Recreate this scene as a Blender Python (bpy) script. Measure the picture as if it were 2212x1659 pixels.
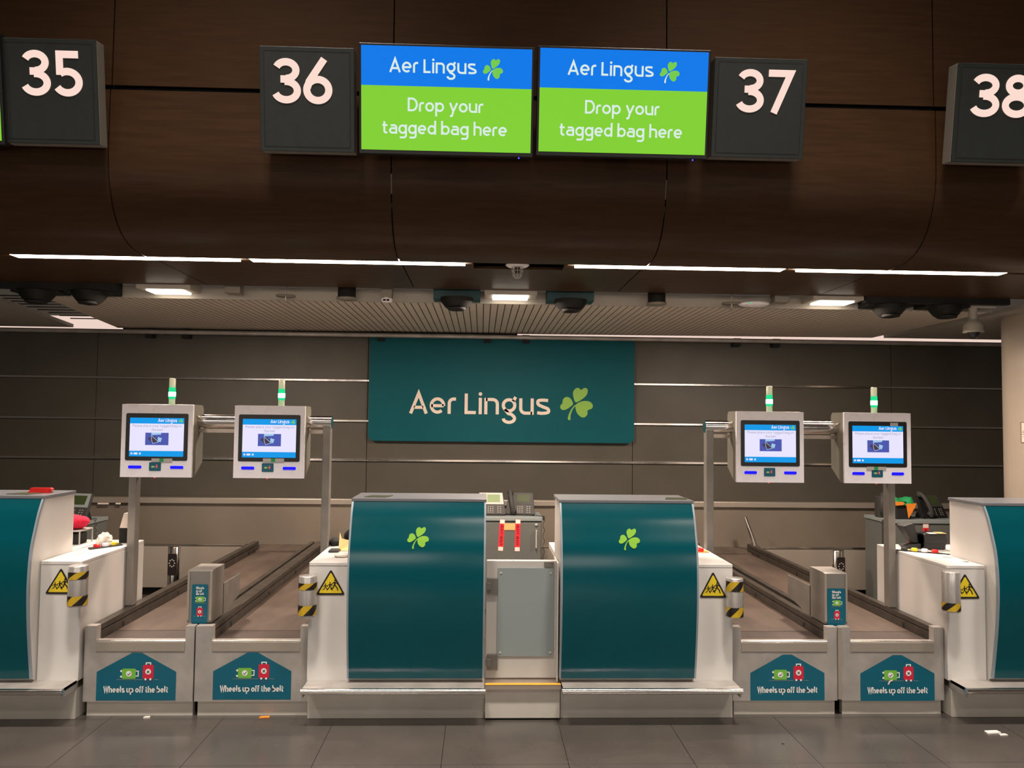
import bpy, math, random
from mathutils import Vector, Matrix
random.seed(4)
for o in list(bpy.data.objects): bpy.data.objects.remove(o)
SC = bpy.context.scene
COL = SC.collection
PI = math.pi
R = math.radians

# ---------------------------------------------------------------- camera
F, CAMZ, CAMD = 1750.0, 1.6, 4.486
YAW, PITCH, ROLL = R(2.13), R(2.805), R(0.638)
fw = Vector((math.sin(YAW)*math.cos(PITCH), math.cos(YAW)*math.cos(PITCH), math.sin(PITCH)))
rt = Vector((math.cos(YAW), -math.sin(YAW), 0))
up = rt.cross(fw)
rt2 = math.cos(ROLL)*rt + math.sin(ROLL)*up
up2 = -math.sin(ROLL)*rt + math.cos(ROLL)*up
CP = Vector((0, -CAMD, CAMZ))
cd = bpy.data.cameras.new('camera'); cam = bpy.data.objects.new('camera', cd); COL.objects.link(cam)
cam.matrix_world = Matrix(((rt2.x, up2.x, -fw.x, CP.x), (rt2.y, up2.y, -fw.y, CP.y), (rt2.z, up2.z, -fw.z, CP.z), (0, 0, 0, 1)))
cd.sensor_width = 36; cd.lens = F*36/2212; cd.clip_end = 200
SC.camera = cam

def at(x, y, X=None, Y=None, Z=None):
    """world point seen at photo pixel x, y on a plane X=, Y= or Z="""
    d = rt2*((x-1106)/F) - up2*((y-829.5)/F) + fw
    t = (Y-CP.y)/d.y if Y is not None else ((Z-CP.z)/d.z if Z is not None else (X-CP.x)/d.x)
    return CP + d*t

SC.view_settings.view_transform = 'Standard'
SC.view_settings.look = 'None'
SC.view_settings.exposure = 0.0
SC.view_settings.gamma = 1.0
SC.view_settings.use_curve_mapping = False
w = bpy.data.worlds.new('world'); SC.world = w; w.use_nodes = True
w.node_tree.nodes['Background'].inputs[0].default_value = (1.0, .80, .64, 1)
w.node_tree.nodes['Background'].inputs[1].default_value = 0.055

def area(name, loc, size, power, color, rot=(0, 0, 0), spread=None):
    l = bpy.data.lights.new(name, 'AREA'); l.shape = 'RECTANGLE'; l.size, l.size_y = size
    l.energy = power; l.color = color
    if spread: l.spread = R(spread)
    o = bpy.data.objects.new(name, l); o.location = loc; o.rotation_euler = rot; COL.objects.link(o)
    return o
WARM = (1.0, .80, .66)
# ceiling lamps of the departures hall, above and behind the photographer
HALL = (1.0, .89, .79)
for i, x in enumerate((-3.9, -1.2, 1.5, 4.2)):
    area('hall_lamp', (x, -2.2, 6.4), (.7, .4), 84, HALL, (R(3), 0, 0), 74)
for x in (-3.0, 0.2, 3.4):
    area('hall_lamp', (x, -6.6, 5.6), (1.1, .45), 14, HALL, (R(30), 0, 0), 100)
# added fill lights, unseen and low behind the camera, lifting the front faces
for x, z, p in ((-4.6, 1.7, 30), (-1.7, 2.0, 26), (1.3, 1.6, 26), (4.4, 1.9, 30)):
    area('low_fill_light', (x, -8.6, z), (1.9, .9), p, HALL, (R(90), 0, 0))
# small downlights over the sign band
for x in (-1.75, -.15, 1.30, 2.35):
    l = bpy.data.lights.new('sign_band_spot', 'SPOT'); l.energy = 60; l.color = WARM; l.spot_size = R(58); l.spot_blend = 1; l.shadow_soft_size = .05
    o = bpy.data.objects.new('sign_band_spot', l); o.location = (x, -1.05, 5.9); COL.objects.link(o)
    o.rotation_euler = (R(8), 0, 0)

# ---------------------------------------------------------------- materials
def lin(c):
    c /= 255
    return c/12.92 if c <= .04045 else ((c+.055)/1.055)**2.4
def S(r, g, b): return (lin(r), lin(g), lin(b), 1)
MATS = {}
def mat(name, col, rough=.5, metal=0, noise=0, nscale=20, stretch=(1, 1, 1), bump=0, emit=0, col2=None, spec=None, rvar=0, coat=0, alpha=None):
    m = bpy.data.materials.new(name); m.use_nodes = True; nt = m.node_tree; N = nt.nodes; L = nt.links
    b = N['Principled BSDF']
    b.inputs['Base Color'].default_value = col; b.inputs['Roughness'].default_value = rough; b.inputs['Metallic'].default_value = metal
    if spec is not None: b.inputs['Specular IOR Level'].default_value = spec
    if coat: b.inputs['Coat Weight'].default_value = coat; b.inputs['Coat Roughness'].default_value = .12
    if emit:
        b.inputs['Base Color'].default_value = (.01, .01, .01, 1); b.inputs['Specular IOR Level'].default_value = .1
        b.inputs['Emission Color'].default_value = col; b.inputs['Emission Strength'].default_value = emit
    if alpha is not None: b.inputs['Transmission Weight'].default_value = alpha
    tc = N.new('ShaderNodeTexCoord'); mp = N.new('ShaderNodeMapping'); mp.inputs['Scale'].default_value = stretch
    nz = N.new('ShaderNodeTexNoise'); nz.inputs['Scale'].default_value = nscale; nz.inputs['Detail'].default_value = 6
    L.new(tc.outputs['Object'], mp.inputs[0]); L.new(mp.outputs[0], nz.inputs['Vector'])
    if (noise or col2) and not emit:
        mx = N.new('ShaderNodeMix'); mx.data_type = 'RGBA'
        c2 = col2 if col2 else tuple(c*(1-noise) for c in col[:3])+(1,)
        mx.inputs[6].default_value = col; mx.inputs[7].default_value = c2
        rp = N.new('ShaderNodeMapRange'); rp.inputs[1].default_value = .35; rp.inputs[2].default_value = .65
        L.new(nz.outputs[0], rp.inputs[0]); L.new(rp.outputs[0], mx.inputs[0]); L.new(mx.outputs[2], b.inputs['Base Color'])
    if rvar:
        mr = N.new('ShaderNodeMapRange'); mr.inputs[3].default_value = max(.02, rough-rvar); mr.inputs[4].default_value = rough+rvar
        L.new(nz.outputs[0], mr.inputs[0]); L.new(mr.outputs[0], b.inputs['Roughness'])
    if bump:
        bp = N.new('ShaderNodeBump'); bp.inputs['Strength'].default_value = bump; bp.inputs['Distance'].default_value = .002
        L.new(nz.outputs[0], bp.inputs['Height']); L.new(bp.outputs[0], b.inputs['Normal'])
    MATS[name] = m
    return m
def grooves(m, axis, period, width, dark):
    """dark joint lines every period metres along an object axis, multiplied into the colour"""
    nt = m.node_tree; N = nt.nodes; L = nt.links; b = N['Principled BSDF']
    tc = N.new('ShaderNodeTexCoord'); sp = N.new('ShaderNodeSeparateXYZ'); L.new(tc.outputs['Object'], sp.inputs[0])
    d = N.new('ShaderNodeMath'); d.operation = 'DIVIDE'; d.inputs[1].default_value = period; L.new(sp.outputs[axis], d.inputs[0])
    fr = N.new('ShaderNodeMath'); fr.operation = 'FRACT'; L.new(d.outputs[0], fr.inputs[0])
    lt = N.new('ShaderNodeMath'); lt.operation = 'LESS_THAN'; lt.inputs[1].default_value = width/period; L.new(fr.outputs[0], lt.inputs[0])
    mx = N.new('ShaderNodeMix'); mx.data_type = 'RGBA'; mx.inputs[7].default_value = dark
    old = b.inputs['Base Color']
    if old.is_linked: L.new(old.links[0].from_socket, mx.inputs[6])
    else: mx.inputs[6].default_value = old.default_value
    L.new(lt.outputs[0], mx.inputs[0]); L.new(mx.outputs[2], b.inputs['Base Color'])

wood = mat('brown_veneer', (.062, .031, .015, 1), .36, noise=.22, nscale=4, stretch=(1, 10, 12), rvar=.05, spec=.10)
wallm = mat('wall_laminate', (.066, .060, .045, 1), .55, noise=.14, nscale=3, rvar=.05)
steel = mat('brushed_steel', (.46, .41, .35, 1), .36, .5, noise=.14, nscale=1.6, rvar=.10)
steel_d = mat('worn_steel', (.50, .465, .43, 1), .40, .4, noise=.25, nscale=7, rvar=.10, bump=.05)
chrome = mat('polished_steel', (.80, .77, .74, 1), .16, 1, rvar=.05, nscale=30)
satin = mat('satin_steel', (.66, .63, .60, 1), .28, .55, noise=.2, nscale=6, stretch=(6, 6, .3), rvar=.06)
frame_s = mat('frame_steel', (.27, .25, .225, 1), .42, .4, noise=.15, nscale=9, rvar=.08)
railm = mat('belt_rail_metal', (.11, .095, .08, 1), .38, .6, noise=.3, nscale=9, rvar=.08)
belt = mat('belt_rubber', (.115, .085, .068, 1), .42, 0, noise=.4, nscale=6, stretch=(1, .3, 1), rvar=.14, bump=.12)
belt_d = mat('dark_belt_rubber', (.062, .044, .036, 1), .5, 0, noise=.3, nscale=7, rvar=.1, bump=.1)
white = mat('white_laminate', (.66, .64, .61, 1), .38, noise=.05, nscale=4, rvar=.05)
whitep = mat('white_plastic', (.86, .83, .87, 1), .28, rvar=.04)
teal = mat('teal_gloss_panel', (.0, .072, .092, 1), .18, noise=.06, nscale=3, rvar=.04, spec=.35)
tealb = mat('teal_banner', (.0, .085, .105, 1), .55, noise=.06, nscale=3, spec=.15)
sticker = mat('teal_vinyl', (.0, .105, .165, 1), .35, rvar=.05)
topm = mat('grey_counter_top', (.17, .175, .19, 1), .30, rvar=.05)
bright = mat('bright_steel', (.70, .655, .58, 1), .38, .25, noise=.14, nscale=3, rvar=.08)
edge = mat('pale_edge_trim', (.28, .33, .38, 1), .35, .2, rvar=.05)
greyp = mat('grey_panel', (.25, .29, .29, 1), .45, noise=.06, nscale=3, rvar=.04)
greyc = mat('grey_cabinet', (.125, .135, .125, 1), .5, noise=.08, nscale=4)
black = mat('black_plastic', (.012, .012, .013, 1), .35, rvar=.06)
blackm = mat('black_matt', (.006, .006, .006, 1), .8, rvar=.05)
darkp = mat('charcoal_plastic', (.045, .045, .043, 1), .55, rvar=.06, spec=.2)
signb = mat('sign_housing', (.016, .022, .020, 1), .42, noise=.2, nscale=8, rvar=.05)
signg = mat('sign_side_metal', (.22, .20, .17, 1), .5, rvar=.05)
ceilm = mat('slatted_ceiling', (.74, .66, .56, 1), .6, noise=.05, nscale=4)
grooves(ceilm, 0, .055, .009, (.10, .085, .07, 1))
ceilp = mat('ceiling_fascia', (.42, .39, .34, 1), .6, noise=.04)
colm = mat('painted_column', (.38, .325, .265, 1), .5, noise=.05, nscale=3)
warmw = mat('lit_roof_void', (1, .76, .66, 1), .8, emit=.85)
tube_e = mat('line_lamp_glow', (1, .74, .56, 1), .4, emit=27)
down_e = mat('square_lamp_glow', (1, .86, .70, 1), .4, emit=6)
digit = mat('lit_digit', S(255, 222, 208), .4, emit=.97)
tblue = mat('screen_blue', S(0, 120, 232), .3, emit=1.0)
tgreen = mat('screen_lime', S(132, 212, 52), .3, emit=.95)
twhite = mat('screen_white_text', S(228, 246, 240), .3, emit=.9)
tleaf = mat('screen_leaf_green', S(122, 212, 80), .3, emit=.9)
kblue = mat('kiosk_screen_blue', S(0, 152, 232), .3, emit=1.0)
kwhite = mat('kiosk_screen_white', S(232, 228, 255), .3, emit=1.0)
kgrey = mat('kiosk_screen_grey_text', S(178, 172, 196), .3, emit=.8)
kpic = mat('kiosk_screen_picture', S(84, 96, 190), .3, emit=.8)
kpic2 = mat('kiosk_screen_picture_pale', S(168, 208, 246), .3, emit=.9)
kpic3 = mat('kiosk_screen_picture_dark', S(84, 66, 92), .3, emit=.7)
led = mat('blue_reader_light', S(12, 8, 240), .3, emit=1.3)
redled = mat('red_led', S(255, 60, 60), .3, emit=2)
blueled = mat('blue_led', S(60, 60, 255), .3, emit=4)
bgreen = mat('beacon_green', (.01, .75, .28, 1), .3, emit=1.0)
bhot = mat('beacon_green_core', (.25, 1, .55, 1), .3, emit=9)
bclear = mat('beacon_lens', (.52, .55, .45, 1), .25, rvar=.05)
yellow = mat('warning_yellow', S(226, 200, 40), .4, noise=.08, nscale=12)
blk = mat('print_black', (.012, .008, .008, 1), .45, rvar=.05)
tapey = mat('tape_yellow', S(206, 170, 38), .4, noise=.15, nscale=25)
gleaf = mat('leaf_green_vinyl', S(132, 190, 54), .4, rvar=.03)
gbag = mat('bag_green_vinyl', S(116, 184, 68), .4, rvar=.03)
rbag = mat('bag_red_vinyl', S(206, 36, 62), .4, rvar=.03)
pwhite = mat('print_white', S(236, 236, 232), .4, rvar=.03)
cream = mat('letter_cream', S(226, 212, 198), .45, rvar=.03)
purple = mat('print_purple', S(88, 60, 120), .4, rvar=.03)
redtag = mat('red_tag', S(240, 50, 62), .4, rvar=.03)
paper = mat('paper_white', S(236, 226, 216), .6, noise=.05)
kraft = mat('kraft_paper', S(226, 184, 120), .6, noise=.12, nscale=30)
redc = mat('red_fleece', S(214, 22, 62), .9, noise=.25, nscale=90, bump=.6)
redp = mat('red_plastic', S(205, 30, 28), .35, rvar=.04)
orange = mat('orange_cloth', S(240, 140, 40), .8, noise=.1, nscale=40)
greenc = mat('green_cloth', S(30, 150, 85), .8, noise=.1, nscale=40)
lcd = mat('phone_display', S(120, 140, 98), .5, rvar=.04, spec=.2)
lcdd = mat('phone_display_dim', S(56, 68, 38), .5, rvar=.04, spec=.2)
keym = mat('phone_key', S(150, 146, 138), .5, rvar=.04, spec=.2)
silver = mat('silver_plastic', S(176, 172, 166), .5, .0, rvar=.04, spec=.3)
hinge = mat('gate_hinge_metal', (.19, .18, .16, 1), .45, .5, rvar=.05)
ballm = mat('nozzle_black', (.008, .008, .007, 1), .55, rvar=.05, spec=.25)
tealm = mat('teal_housing', (.0, .045, .055, 1), .5, rvar=.05)
yellowe = mat('yellow_nosing', S(232, 176, 60), .45, noise=.1)
brownst = mat('steel_tread', (.52, .43, .36, 1), .35, .7, rvar=.08)

# ---------------------------------------------------------------- mesh builder
def cr(pts, n=6, closed=True):
    out = []; N = len(pts)
    rng = range(N) if closed else range(N-1)
    for i in rng:
        if closed: p = [Vector(pts[(i+k-1) % N]) for k in range(4)]
        else: p = [Vector(pts[min(max(i+k-1, 0), N-1)]) for k in range(4)]
        for k in range(n):
            t = k/n
            out.append(.5*((2*p[1])+(-p[0]+p[2])*t+(2*p[0]-5*p[1]+4*p[2]-p[3])*t*t+(-p[0]+3*p[1]-3*p[2]+p[3])*t**3))
    if not closed: out.append(Vector(pts[-1]))
    return out
class Frame:
    def __init__(s, O, U=(1, 0, 0), V=(0, 0, 1)):
        s.O, s.U, s.V = Vector(O), Vector(U), Vector(V); s.N = s.U.cross(s.V).normalized()
    def p(s, u, v, n=0): return s.O + s.U*u + s.V*v + s.N*n
class MB:
    def __init__(s): s.v, s.f, s.m, s.sm, s.mats = [], [], [], [], []
    def mi(s, m):
        if m not in s.mats: s.mats.append(m)
        return s.mats.index(m)
    def add(s, vs, fs, m, smooth=False):
        k = len(s.v); s.v += [Vector(a) for a in vs]; i = s.mi(m)
        for f in fs: s.f.append([k+a for a in f]); s.m.append(i); s.sm.append(smooth)
        return s
    def box(s, x0, x1, y0, y1, z0, z1, m):
        return s.add([(x, y, z) for z in (z0, z1) for y in (y0, y1) for x in (x0, x1)],
                     [(0, 2, 3, 1), (4, 5, 7, 6), (0, 1, 5, 4), (2, 6, 7, 3), (0, 4, 6, 2), (1, 3, 7, 5)], m)
    def hexa(s, P, m):   # 8 points, bottom 4 then top 4, ccw
        return s.add(P, [(0, 3, 2, 1), (4, 5, 6, 7), (0, 1, 5, 4), (1, 2, 6, 5), (2, 3, 7, 6), (3, 0, 4, 7)], m)
    def prism(s, prof, axis, a0, a1, m, smooth=False):
        """prof: 2D points in the plane of the other two axes"""
        def mk(a, p):
            if axis == 'x': return (a, p[0], p[1])
            if axis == 'y': return (p[0], a, p[1])
            return (p[0], p[1], a)
        n = len(prof)
        s.add([mk(a0, p) for p in prof]+[mk(a1, p) for p in prof], [(i, (i+1) % n, n+(i+1) % n, n+i) for i in range(n)], m, smooth)
        s.add([mk(a0, p) for p in prof], [tuple(range(n))[::-1]], m); s.add([mk(a1, p) for p in prof], [tuple(range(n))], m)
        return s
    def tube(s, pts, r, m, seg=12, caps=True, r1=None):
        pts = [Vector(p) for p in pts]; n = len(pts); vs = []
        t0 = (pts[1]-pts[0]).normalized(); a = Vector((0, 0, 1)) if abs(t0.z) < .9 else Vector((1, 0, 0))
        u = t0.cross(a).normalized()
        for i, p in enumerate(pts):
            t = (pts[min(i+1, n-1)]-pts[max(i-1, 0)]).normalized()
            u = (u - t*u.dot(t)).normalized(); w_ = t.cross(u)
            rr = r if r1 is None else r+(r1-r)*i/(n-1)
            vs += [p+u*rr*math.cos(2*PI*k/seg)+w_*rr*math.sin(2*PI*k/seg) for k in range(seg)]
        fs = [(i*seg+k, i*seg+(k+1) % seg, (i+1)*seg+(k+1) % seg, (i+1)*seg+k) for i in range(n-1) for k in range(seg)]
        s.add(vs, fs, m, True)
        if caps:
            s.add(vs[:seg], [tuple(range(seg))[::-1]], m); s.add(vs[-seg:], [tuple(range(seg))], m)
        return s
    def lathe(s, c, prof, m, seg=28, axis='z', a0=0, a1=360):
        """prof: (radius, height) list round an axis through c"""
        vs = []; full = abs(a1-a0) >= 360; ns = seg if full else seg+1
        for r, h in prof:
            for k in range(ns):
                a = R(a0+(a1-a0)*k/seg)
                p = (r*math.cos(a), r*math.sin(a), h)
                if axis == 'y': p = (p[0], h, p[1])
                if axis == 'x': p = (h, p[0], p[1])
                vs.append(Vector(c)+Vector(p))
        fs = []
        for i in range(len(prof)-1):
            for k in range(seg):
                k2 = (k+1) % ns
                fs.append((i*ns+k, i*ns+k2, (i+1)*ns+k2, (i+1)*ns+k))
        s.add(vs, fs, m, True)
        return s
    def ell(s, c, r, m, seg=16, rings=10, fn=None):
        vs = []
        for i in range(rings+1):
            th = PI*i/rings
            for k in range(seg):
                a = 2*PI*k/seg
                d = Vector((math.sin(th)*math.cos(a), math.sin(th)*math.sin(a), math.cos(th)))
                q = fn(d) if fn else 1
                vs.append(Vector(c)+Vector((d.x*r[0], d.y*r[1], d.z*r[2]))*q)
        return s.add(vs, [(i*seg+k, i*seg+(k+1) % seg, (i+1)*seg+(k+1) % seg, (i+1)*seg+k) for i in range(rings) for k in range(seg)], m, True)
    # flat printing in a frame
    def poly(s, fr, pts, off, m):
        P = [fr.p(a, b, off) for a, b in pts]
        return s.add(P, [tuple(range(len(P)))], m)
    def rect(s, fr, u0, u1, v0, v1, off, m): return s.poly(fr, [(u0, v0), (u1, v0), (u1, v1), (u0, v1)], off, m)
    def rrect(s, fr, u0, u1, v0, v1, r, off, m, n=5):
        pts = []
        for cx, cy, a in ((u1-r, v0+r, -90), (u1-r, v1-r, 0), (u0+r, v1-r, 90), (u0+r, v0+r, 180)):
            for k in range(n+1): t = R(a+90*k/n); pts.append((cx+r*math.cos(t), cy+r*math.sin(t)))
        return s.poly(fr, pts, off, m)
    def disc(s, fr, u, v, r, off, m, n=20): return s.poly(fr, [(u+r*math.cos(2*PI*k/n), v+r*math.sin(2*PI*k/n)) for k in range(n)], off, m)
    def ribbon(s, fr, pts, wd, off, m):
        P = [Vector((p[0], p[1])) for p in pts]
        Q = [P[0]]
        for p in P[1:]:
            if (p-Q[-1]).length > 1e-6: Q.append(p)
        P = Q; n = len(P)
        if n < 2: return s
        closed = (P[0]-P[-1]).length < 1e-5
        if closed: P = P[:-1]; n -= 1
        Lf, Rt = [], []
        for i in range(n):
            if closed: a, b = P[i]-P[i-1], P[(i+1) % n]-P[i]
            else: a = P[i]-P[i-1] if i else P[1]-P[0]; b = P[i+1]-P[i] if i < n-1 else P[-1]-P[-2]
            a = a.normalized(); b = b.normalized(); t = (a+b)
            t = t.normalized() if t.length > 1e-4 else a
            nn = Vector((-t.y, t.x)); c = max(.35, nn.dot(Vector((-a.y, a.x))))
            Lf.append(P[i]+nn*wd/2/c); Rt.append(P[i]-nn*wd/2/c)
        vs = [fr.p(q.x, q.y, off) for q in Rt+Lf]
        rng = range(n) if closed else range(n-1)
        return s.add(vs, [(i, (i+1) % n, n+(i+1) % n, n+i) for i in rng], m)
    def build(s, name, parent=None, origin=None, bevel=0, label=None, shade=None):
        me = bpy.data.meshes.new(name)
        org = Vector(origin) if origin is not None else (parent_org(parent) if parent else Vector((0, 0, 0)))
        me.from_pydata([v-org for v in s.v], [], s.f)
        for m in s.mats: me.materials.append(m)
        me.polygons.foreach_set('material_index', s.m); me.polygons.foreach_set('use_smooth', s.sm)
        me.update()
        o = bpy.data.objects.new(name, me); COL.objects.link(o)
        if parent: o.parent = parent; ORG[o.name] = org
        else: o.location = org; ORG[o.name] = org
        if bevel:
            b = o.modifiers.new('bevel', 'BEVEL'); b.width = bevel; b.segments = 2; b.limit_method = 'ANGLE'; b.angle_limit = R(40)
        if label: o['label'] = label
        return o
ORG = {}
def parent_org(p): return ORG[p.name]
def thing(name, label, cat, loc, group=None):
    o = bpy.data.objects.new(name, None); o.empty_display_size = .1; COL.objects.link(o)
    o.location = loc; ORG[o.name] = Vector(loc)
    o['label'] = label; o['category'] = cat
    if group: o['group'] = group
    return o
def tag(o, label, cat, group=None, kind=None):
    o['label'] = label; o['category'] = cat
    if group: o['group'] = group
    if kind: o['kind'] = kind
    return o
def struct(o): o['kind'] = 'structure'; return o
def copy_tree(o, dx, label, parent=None, group=None):
    c = o.copy(); COL.objects.link(c)
    ORG[c.name] = ORG[o.name]+Vector(dx)
    if parent is None:
        c.location = o.location+Vector(dx); c['label'] = label
    else: c.parent = parent
    for ch in list(o.children): copy_tree(ch, dx, None, c)
    return c

# ---------------------------------------------------------------- stroke lettering
def arc(cx, cy, rx, ry, a0, a1, n=None):
    n = n or max(3, int(abs(a1-a0)/12))
    return [(cx+rx*math.cos(R(a0+(a1-a0)*k/n)), cy+ry*math.sin(R(a0+(a1-a0)*k/n))) for k in range(n+1)]
def glyph(c, xh, w):
    b = w/2; m = xh/2; ry = m-b; rx = ry*.95; q = rx*.62; W = b+2*rx; cx = b+rx; d = .33-b
    el = arc(cx, m, rx, ry, 0, 360, 30)
    if c == ' ': return [], .30
    if c == 'o': return [el], W+b
    if c == 'e': return [[(b, m-.01), (W, m-.01)], arc(cx, m, rx, ry, -4, 312)], W+b
    if c == 'c': return [arc(cx, m, rx, ry, 48, 312)], W
    if c == 'r': return [[(b, 0)]+[(b, xh-b-q*1.1)]+arc(b+q*1.1, xh-b-q*1.1, q*1.1, q*1.1, 180, 90)+[(b+q*1.1+.12, xh-b)]], b+q*1.1+.13
    W2 = b+2*rx*.93
    if c == 'n': return [[(b, 0), (b, xh)], [(b, xh-b-.001)]+[(W2-q*1.2, xh-b)]+arc(W2-q*1.2, xh-b-q*1.2, q*1.2, q*1.2, 90, 0)+[(W2, 0)]], W2+b
    if c == 'h': return [[(b, 0), (b, 1.02)], [(b, xh-b*1.4), (b+q*.5, xh-b)]+[(W2-q*1.2, xh-b)]+arc(W2-q*1.2, xh-b-q*1.2, q*1.2, q*1.2, 90, 0)+[(W2, 0)]], W2+b
    if c == 'u': return [[(b, xh)]+arc(b+q*1.2, b+q*1.2, q*1.2, q*1.2, 180, 270)+[(W2, b)], [(W2, xh), (W2, 0)]], W2+b
    if c == 'b': return [[(b, 0), (b, 1.02)], el], W+b
    if c == 'd': return [[(W, 0), (W, 1.02)], el], W+b
    if c == 'p': return [[(b, -.33), (b, xh)], el], W+b
    if c == 'g': return [[(W, xh)]+[(W, -d+q)]+arc(W-q, -d+q, q, q, 0, -90)+[(b+.04, -d)], el], W+b
    if c == '\x01':
        r2 = rx*.93; cy = m+.05; ry2 = xh-b-cy
        return [arc(cx, cy, r2, ry2, 0, 360, 30), [(cx+r2*.72, cy+ry2*.72), (W+.02, xh+.06)],
                [(cx-r2*.72, cy-ry2*.72), (cx-r2*.1, b-.03), (cx+r2*.4, b-.06)]+arc(cx, -.19, r2*.98, .19, 42, -178)], W+b
    if c == 'y': return [[(b*.8, xh), (W*.52, b)], [(W+b*.1, xh), (W*.52, b), (W*.36, -.26), (W*.1, -.3)]], W+b*.6
    if c == 't': return [[(.17, xh+.2)]+[(.17, b+q*.8)]+arc(.17+q*.8, b+q*.8, q*.8, q*.8, 180, 270)+[(.17+q*.8+.1, b)], [(.02, xh-b), (.17+q+.08, xh-b)]], .17+q+.12
    if c == 'l': return [[(b, 1.02)]+[(b, b+q*.5)]+arc(b+q*.5, b+q*.5, q*.5, q*.5, 180, 250)], b*2+q*.35
    if c == 'i': return [[(b, 0), (b, xh)], ('dot', b, 1.0-b*.2, w*.58)], w
    if c == 'f': return [[(.15, 0)]+arc(.15+q*.8, 1.02-b-q*.8, q*.8, q*.8, 180, 90)+[(.15+q*.8+.13, 1.02-b)], [(.0, xh-b), (.15+q+.10, xh-b)]], .15+q+.09
    if c == 's':
        z = W*.86
        return [cr([(z, xh-b*1.25), (z*.6, xh-b), (b+.03, xh*.86), (b+.03, xh*.64), (z*.55, m), (z, xh*.36), (z, xh*.16), (z*.5, b), (b*.7, b*1.35)], 5, False)], z+b
    if c == 'a':
        h = xh*.58; r3 = (h-b)/2
        return [[(b+.05, xh-b*1.1)]+[(W2-q, xh-b)]+arc(W2-q, xh-b-q, q, q, 90, 0)+[(W2, 0)], [(W2, h)]+arc(b+r3, b+r3, r3, r3, 90, 270)+[(W2, b)]], W2+b
    if c == 'A': return [[(b*.55, 0), (.43, 1-b*.2), (.86-b*.55, 0)], [(.2, .30), (.66, .30)]], .86
    if c == 'D': return [[(b, 0), (b, 1)], [(b, 1-b), (.32, 1-b)]+arc(.32, .5, .36, .5-b, 90, -90)+[(b, b)]], .68+b
    if c == 'L': return [[(b, 1), (b, b), (.56, b)]], .58
    if c == 'P': return [[(b, 0), (b, 1)], [(b, 1-b), (.3, 1-b)]+arc(.3, .72, .24, .28-b, 90, -90)+[(b, .44+b)]], .58
    if c == 'W': return [[(.03, 1), (.26, b*.3), (.48, .92), (.70, b*.3), (.93, 1)]], .96
    if c == 'H': return [[(b, 0), (b, 1)], [(.6, 0), (.6, 1)], [(b, .5), (.6, .5)]], .6+b
    if c == 'E': return [[(.5, b), (b, b), (b, 1-b), (.5, 1-b)], [(b, .5), (.45, .5)]], .52
    if c == 'V': return [[(b*.5, 1), (.35, b*.3), (.7-b*.5, 1)]], .7
    if c == 'Y': return [[(b*.5, 1), (.35, .45), (.7-b*.5, 1)], [(.35, .5), (.35, 0)]], .7
    # numerals, heavy
    if c == '3': return [arc(.34, .735, .235, .265-b, 158, -90, 20), [(.21, .55-b*.15), (.38, .55-b*.15)], arc(.34, .285, .265, .285-b, 98, -160, 22)], .69
    if c == '5': return [[(.60, 1-b), (.08+b, 1-b), (.08+b, .47)], [(.085+b, .50)]+arc(.33, .315, .27, .315-b, 118, -150, 24)], .68
    if c == '6': return [arc(.345, .315, .26, .315-b, 0, 360, 36), [(.50, 1.0), (.145, .50), (.10, .36)]], .69
    if c == '7': return [[(.04, 1-b), (.60-b*.3, 1-b), (.20, 0)]], .66
    if c == '8': return [arc(.34, .745, .20, .255-b, 0, 360, 34), arc(.34, .285, .255, .285-b, 0, 360, 36)], .68
    return [], .3
def text(mb, fr, string, u0, u1, v0, cap, m, xh=.7, w=.13, gap=.14, off=.001):
    x = 0; items = []
    for c in string:
        st, adv = glyph(c, xh, w)
        items.append((x, st)); x += adv+(gap if c != ' ' else 0)
    tot = x-gap; k = (u1-u0)/tot
    for x0, st in items:
        for p in st:
            if p[0] == 'dot': mb.disc(fr, u0+(x0+p[1])*k, v0+p[2]*cap, p[3]*cap, off, m)
            else: mb.ribbon(fr, [(u0+(x0+a[0])*k, v0+a[1]*cap) for a in p], w*(cap+k)/2, off, m)
LEAVES = ([(1572, 365), (1552, 320), (1547, 280), (1565, 248), (1595, 238), (1620, 255), (1645, 240), (1672, 242), (1680, 270), (1665, 305), (1625, 340)],
          [(1548, 380), (1535, 345), (1510, 322), (1480, 322), (1458, 342), (1452, 375), (1436, 395), (1436, 420), (1460, 435), (1495, 425), (1530, 400)],
          [(1572, 388), (1610, 362), (1660, 352), (1705, 362), (1726, 392), (1715, 420), (1680, 435), (1678, 470), (1650, 497), (1615, 490), (1582, 455), (1570, 410)])
STEM = [(1570, 388), (1545, 410), (1515, 460), (1502, 512), (1525, 520), (1528, 475), (1548, 425), (1572, 395)]
def shamrock(mb, fr, u0, u1, v0, v1, m, off=.001, ms=None):
    f = lambda p: (u0+(p[0]-1434)/(1727-1434)*(u1-u0), v1-(p[1]-237)/(521-237)*(v1-v0))
    for lf in LEAVES: mb.poly(fr, [f(p) for p in cr(lf, 4)], off, m)
    mb.poly(fr, [f(p) for p in cr(STEM, 3)], off, ms or m)

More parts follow.
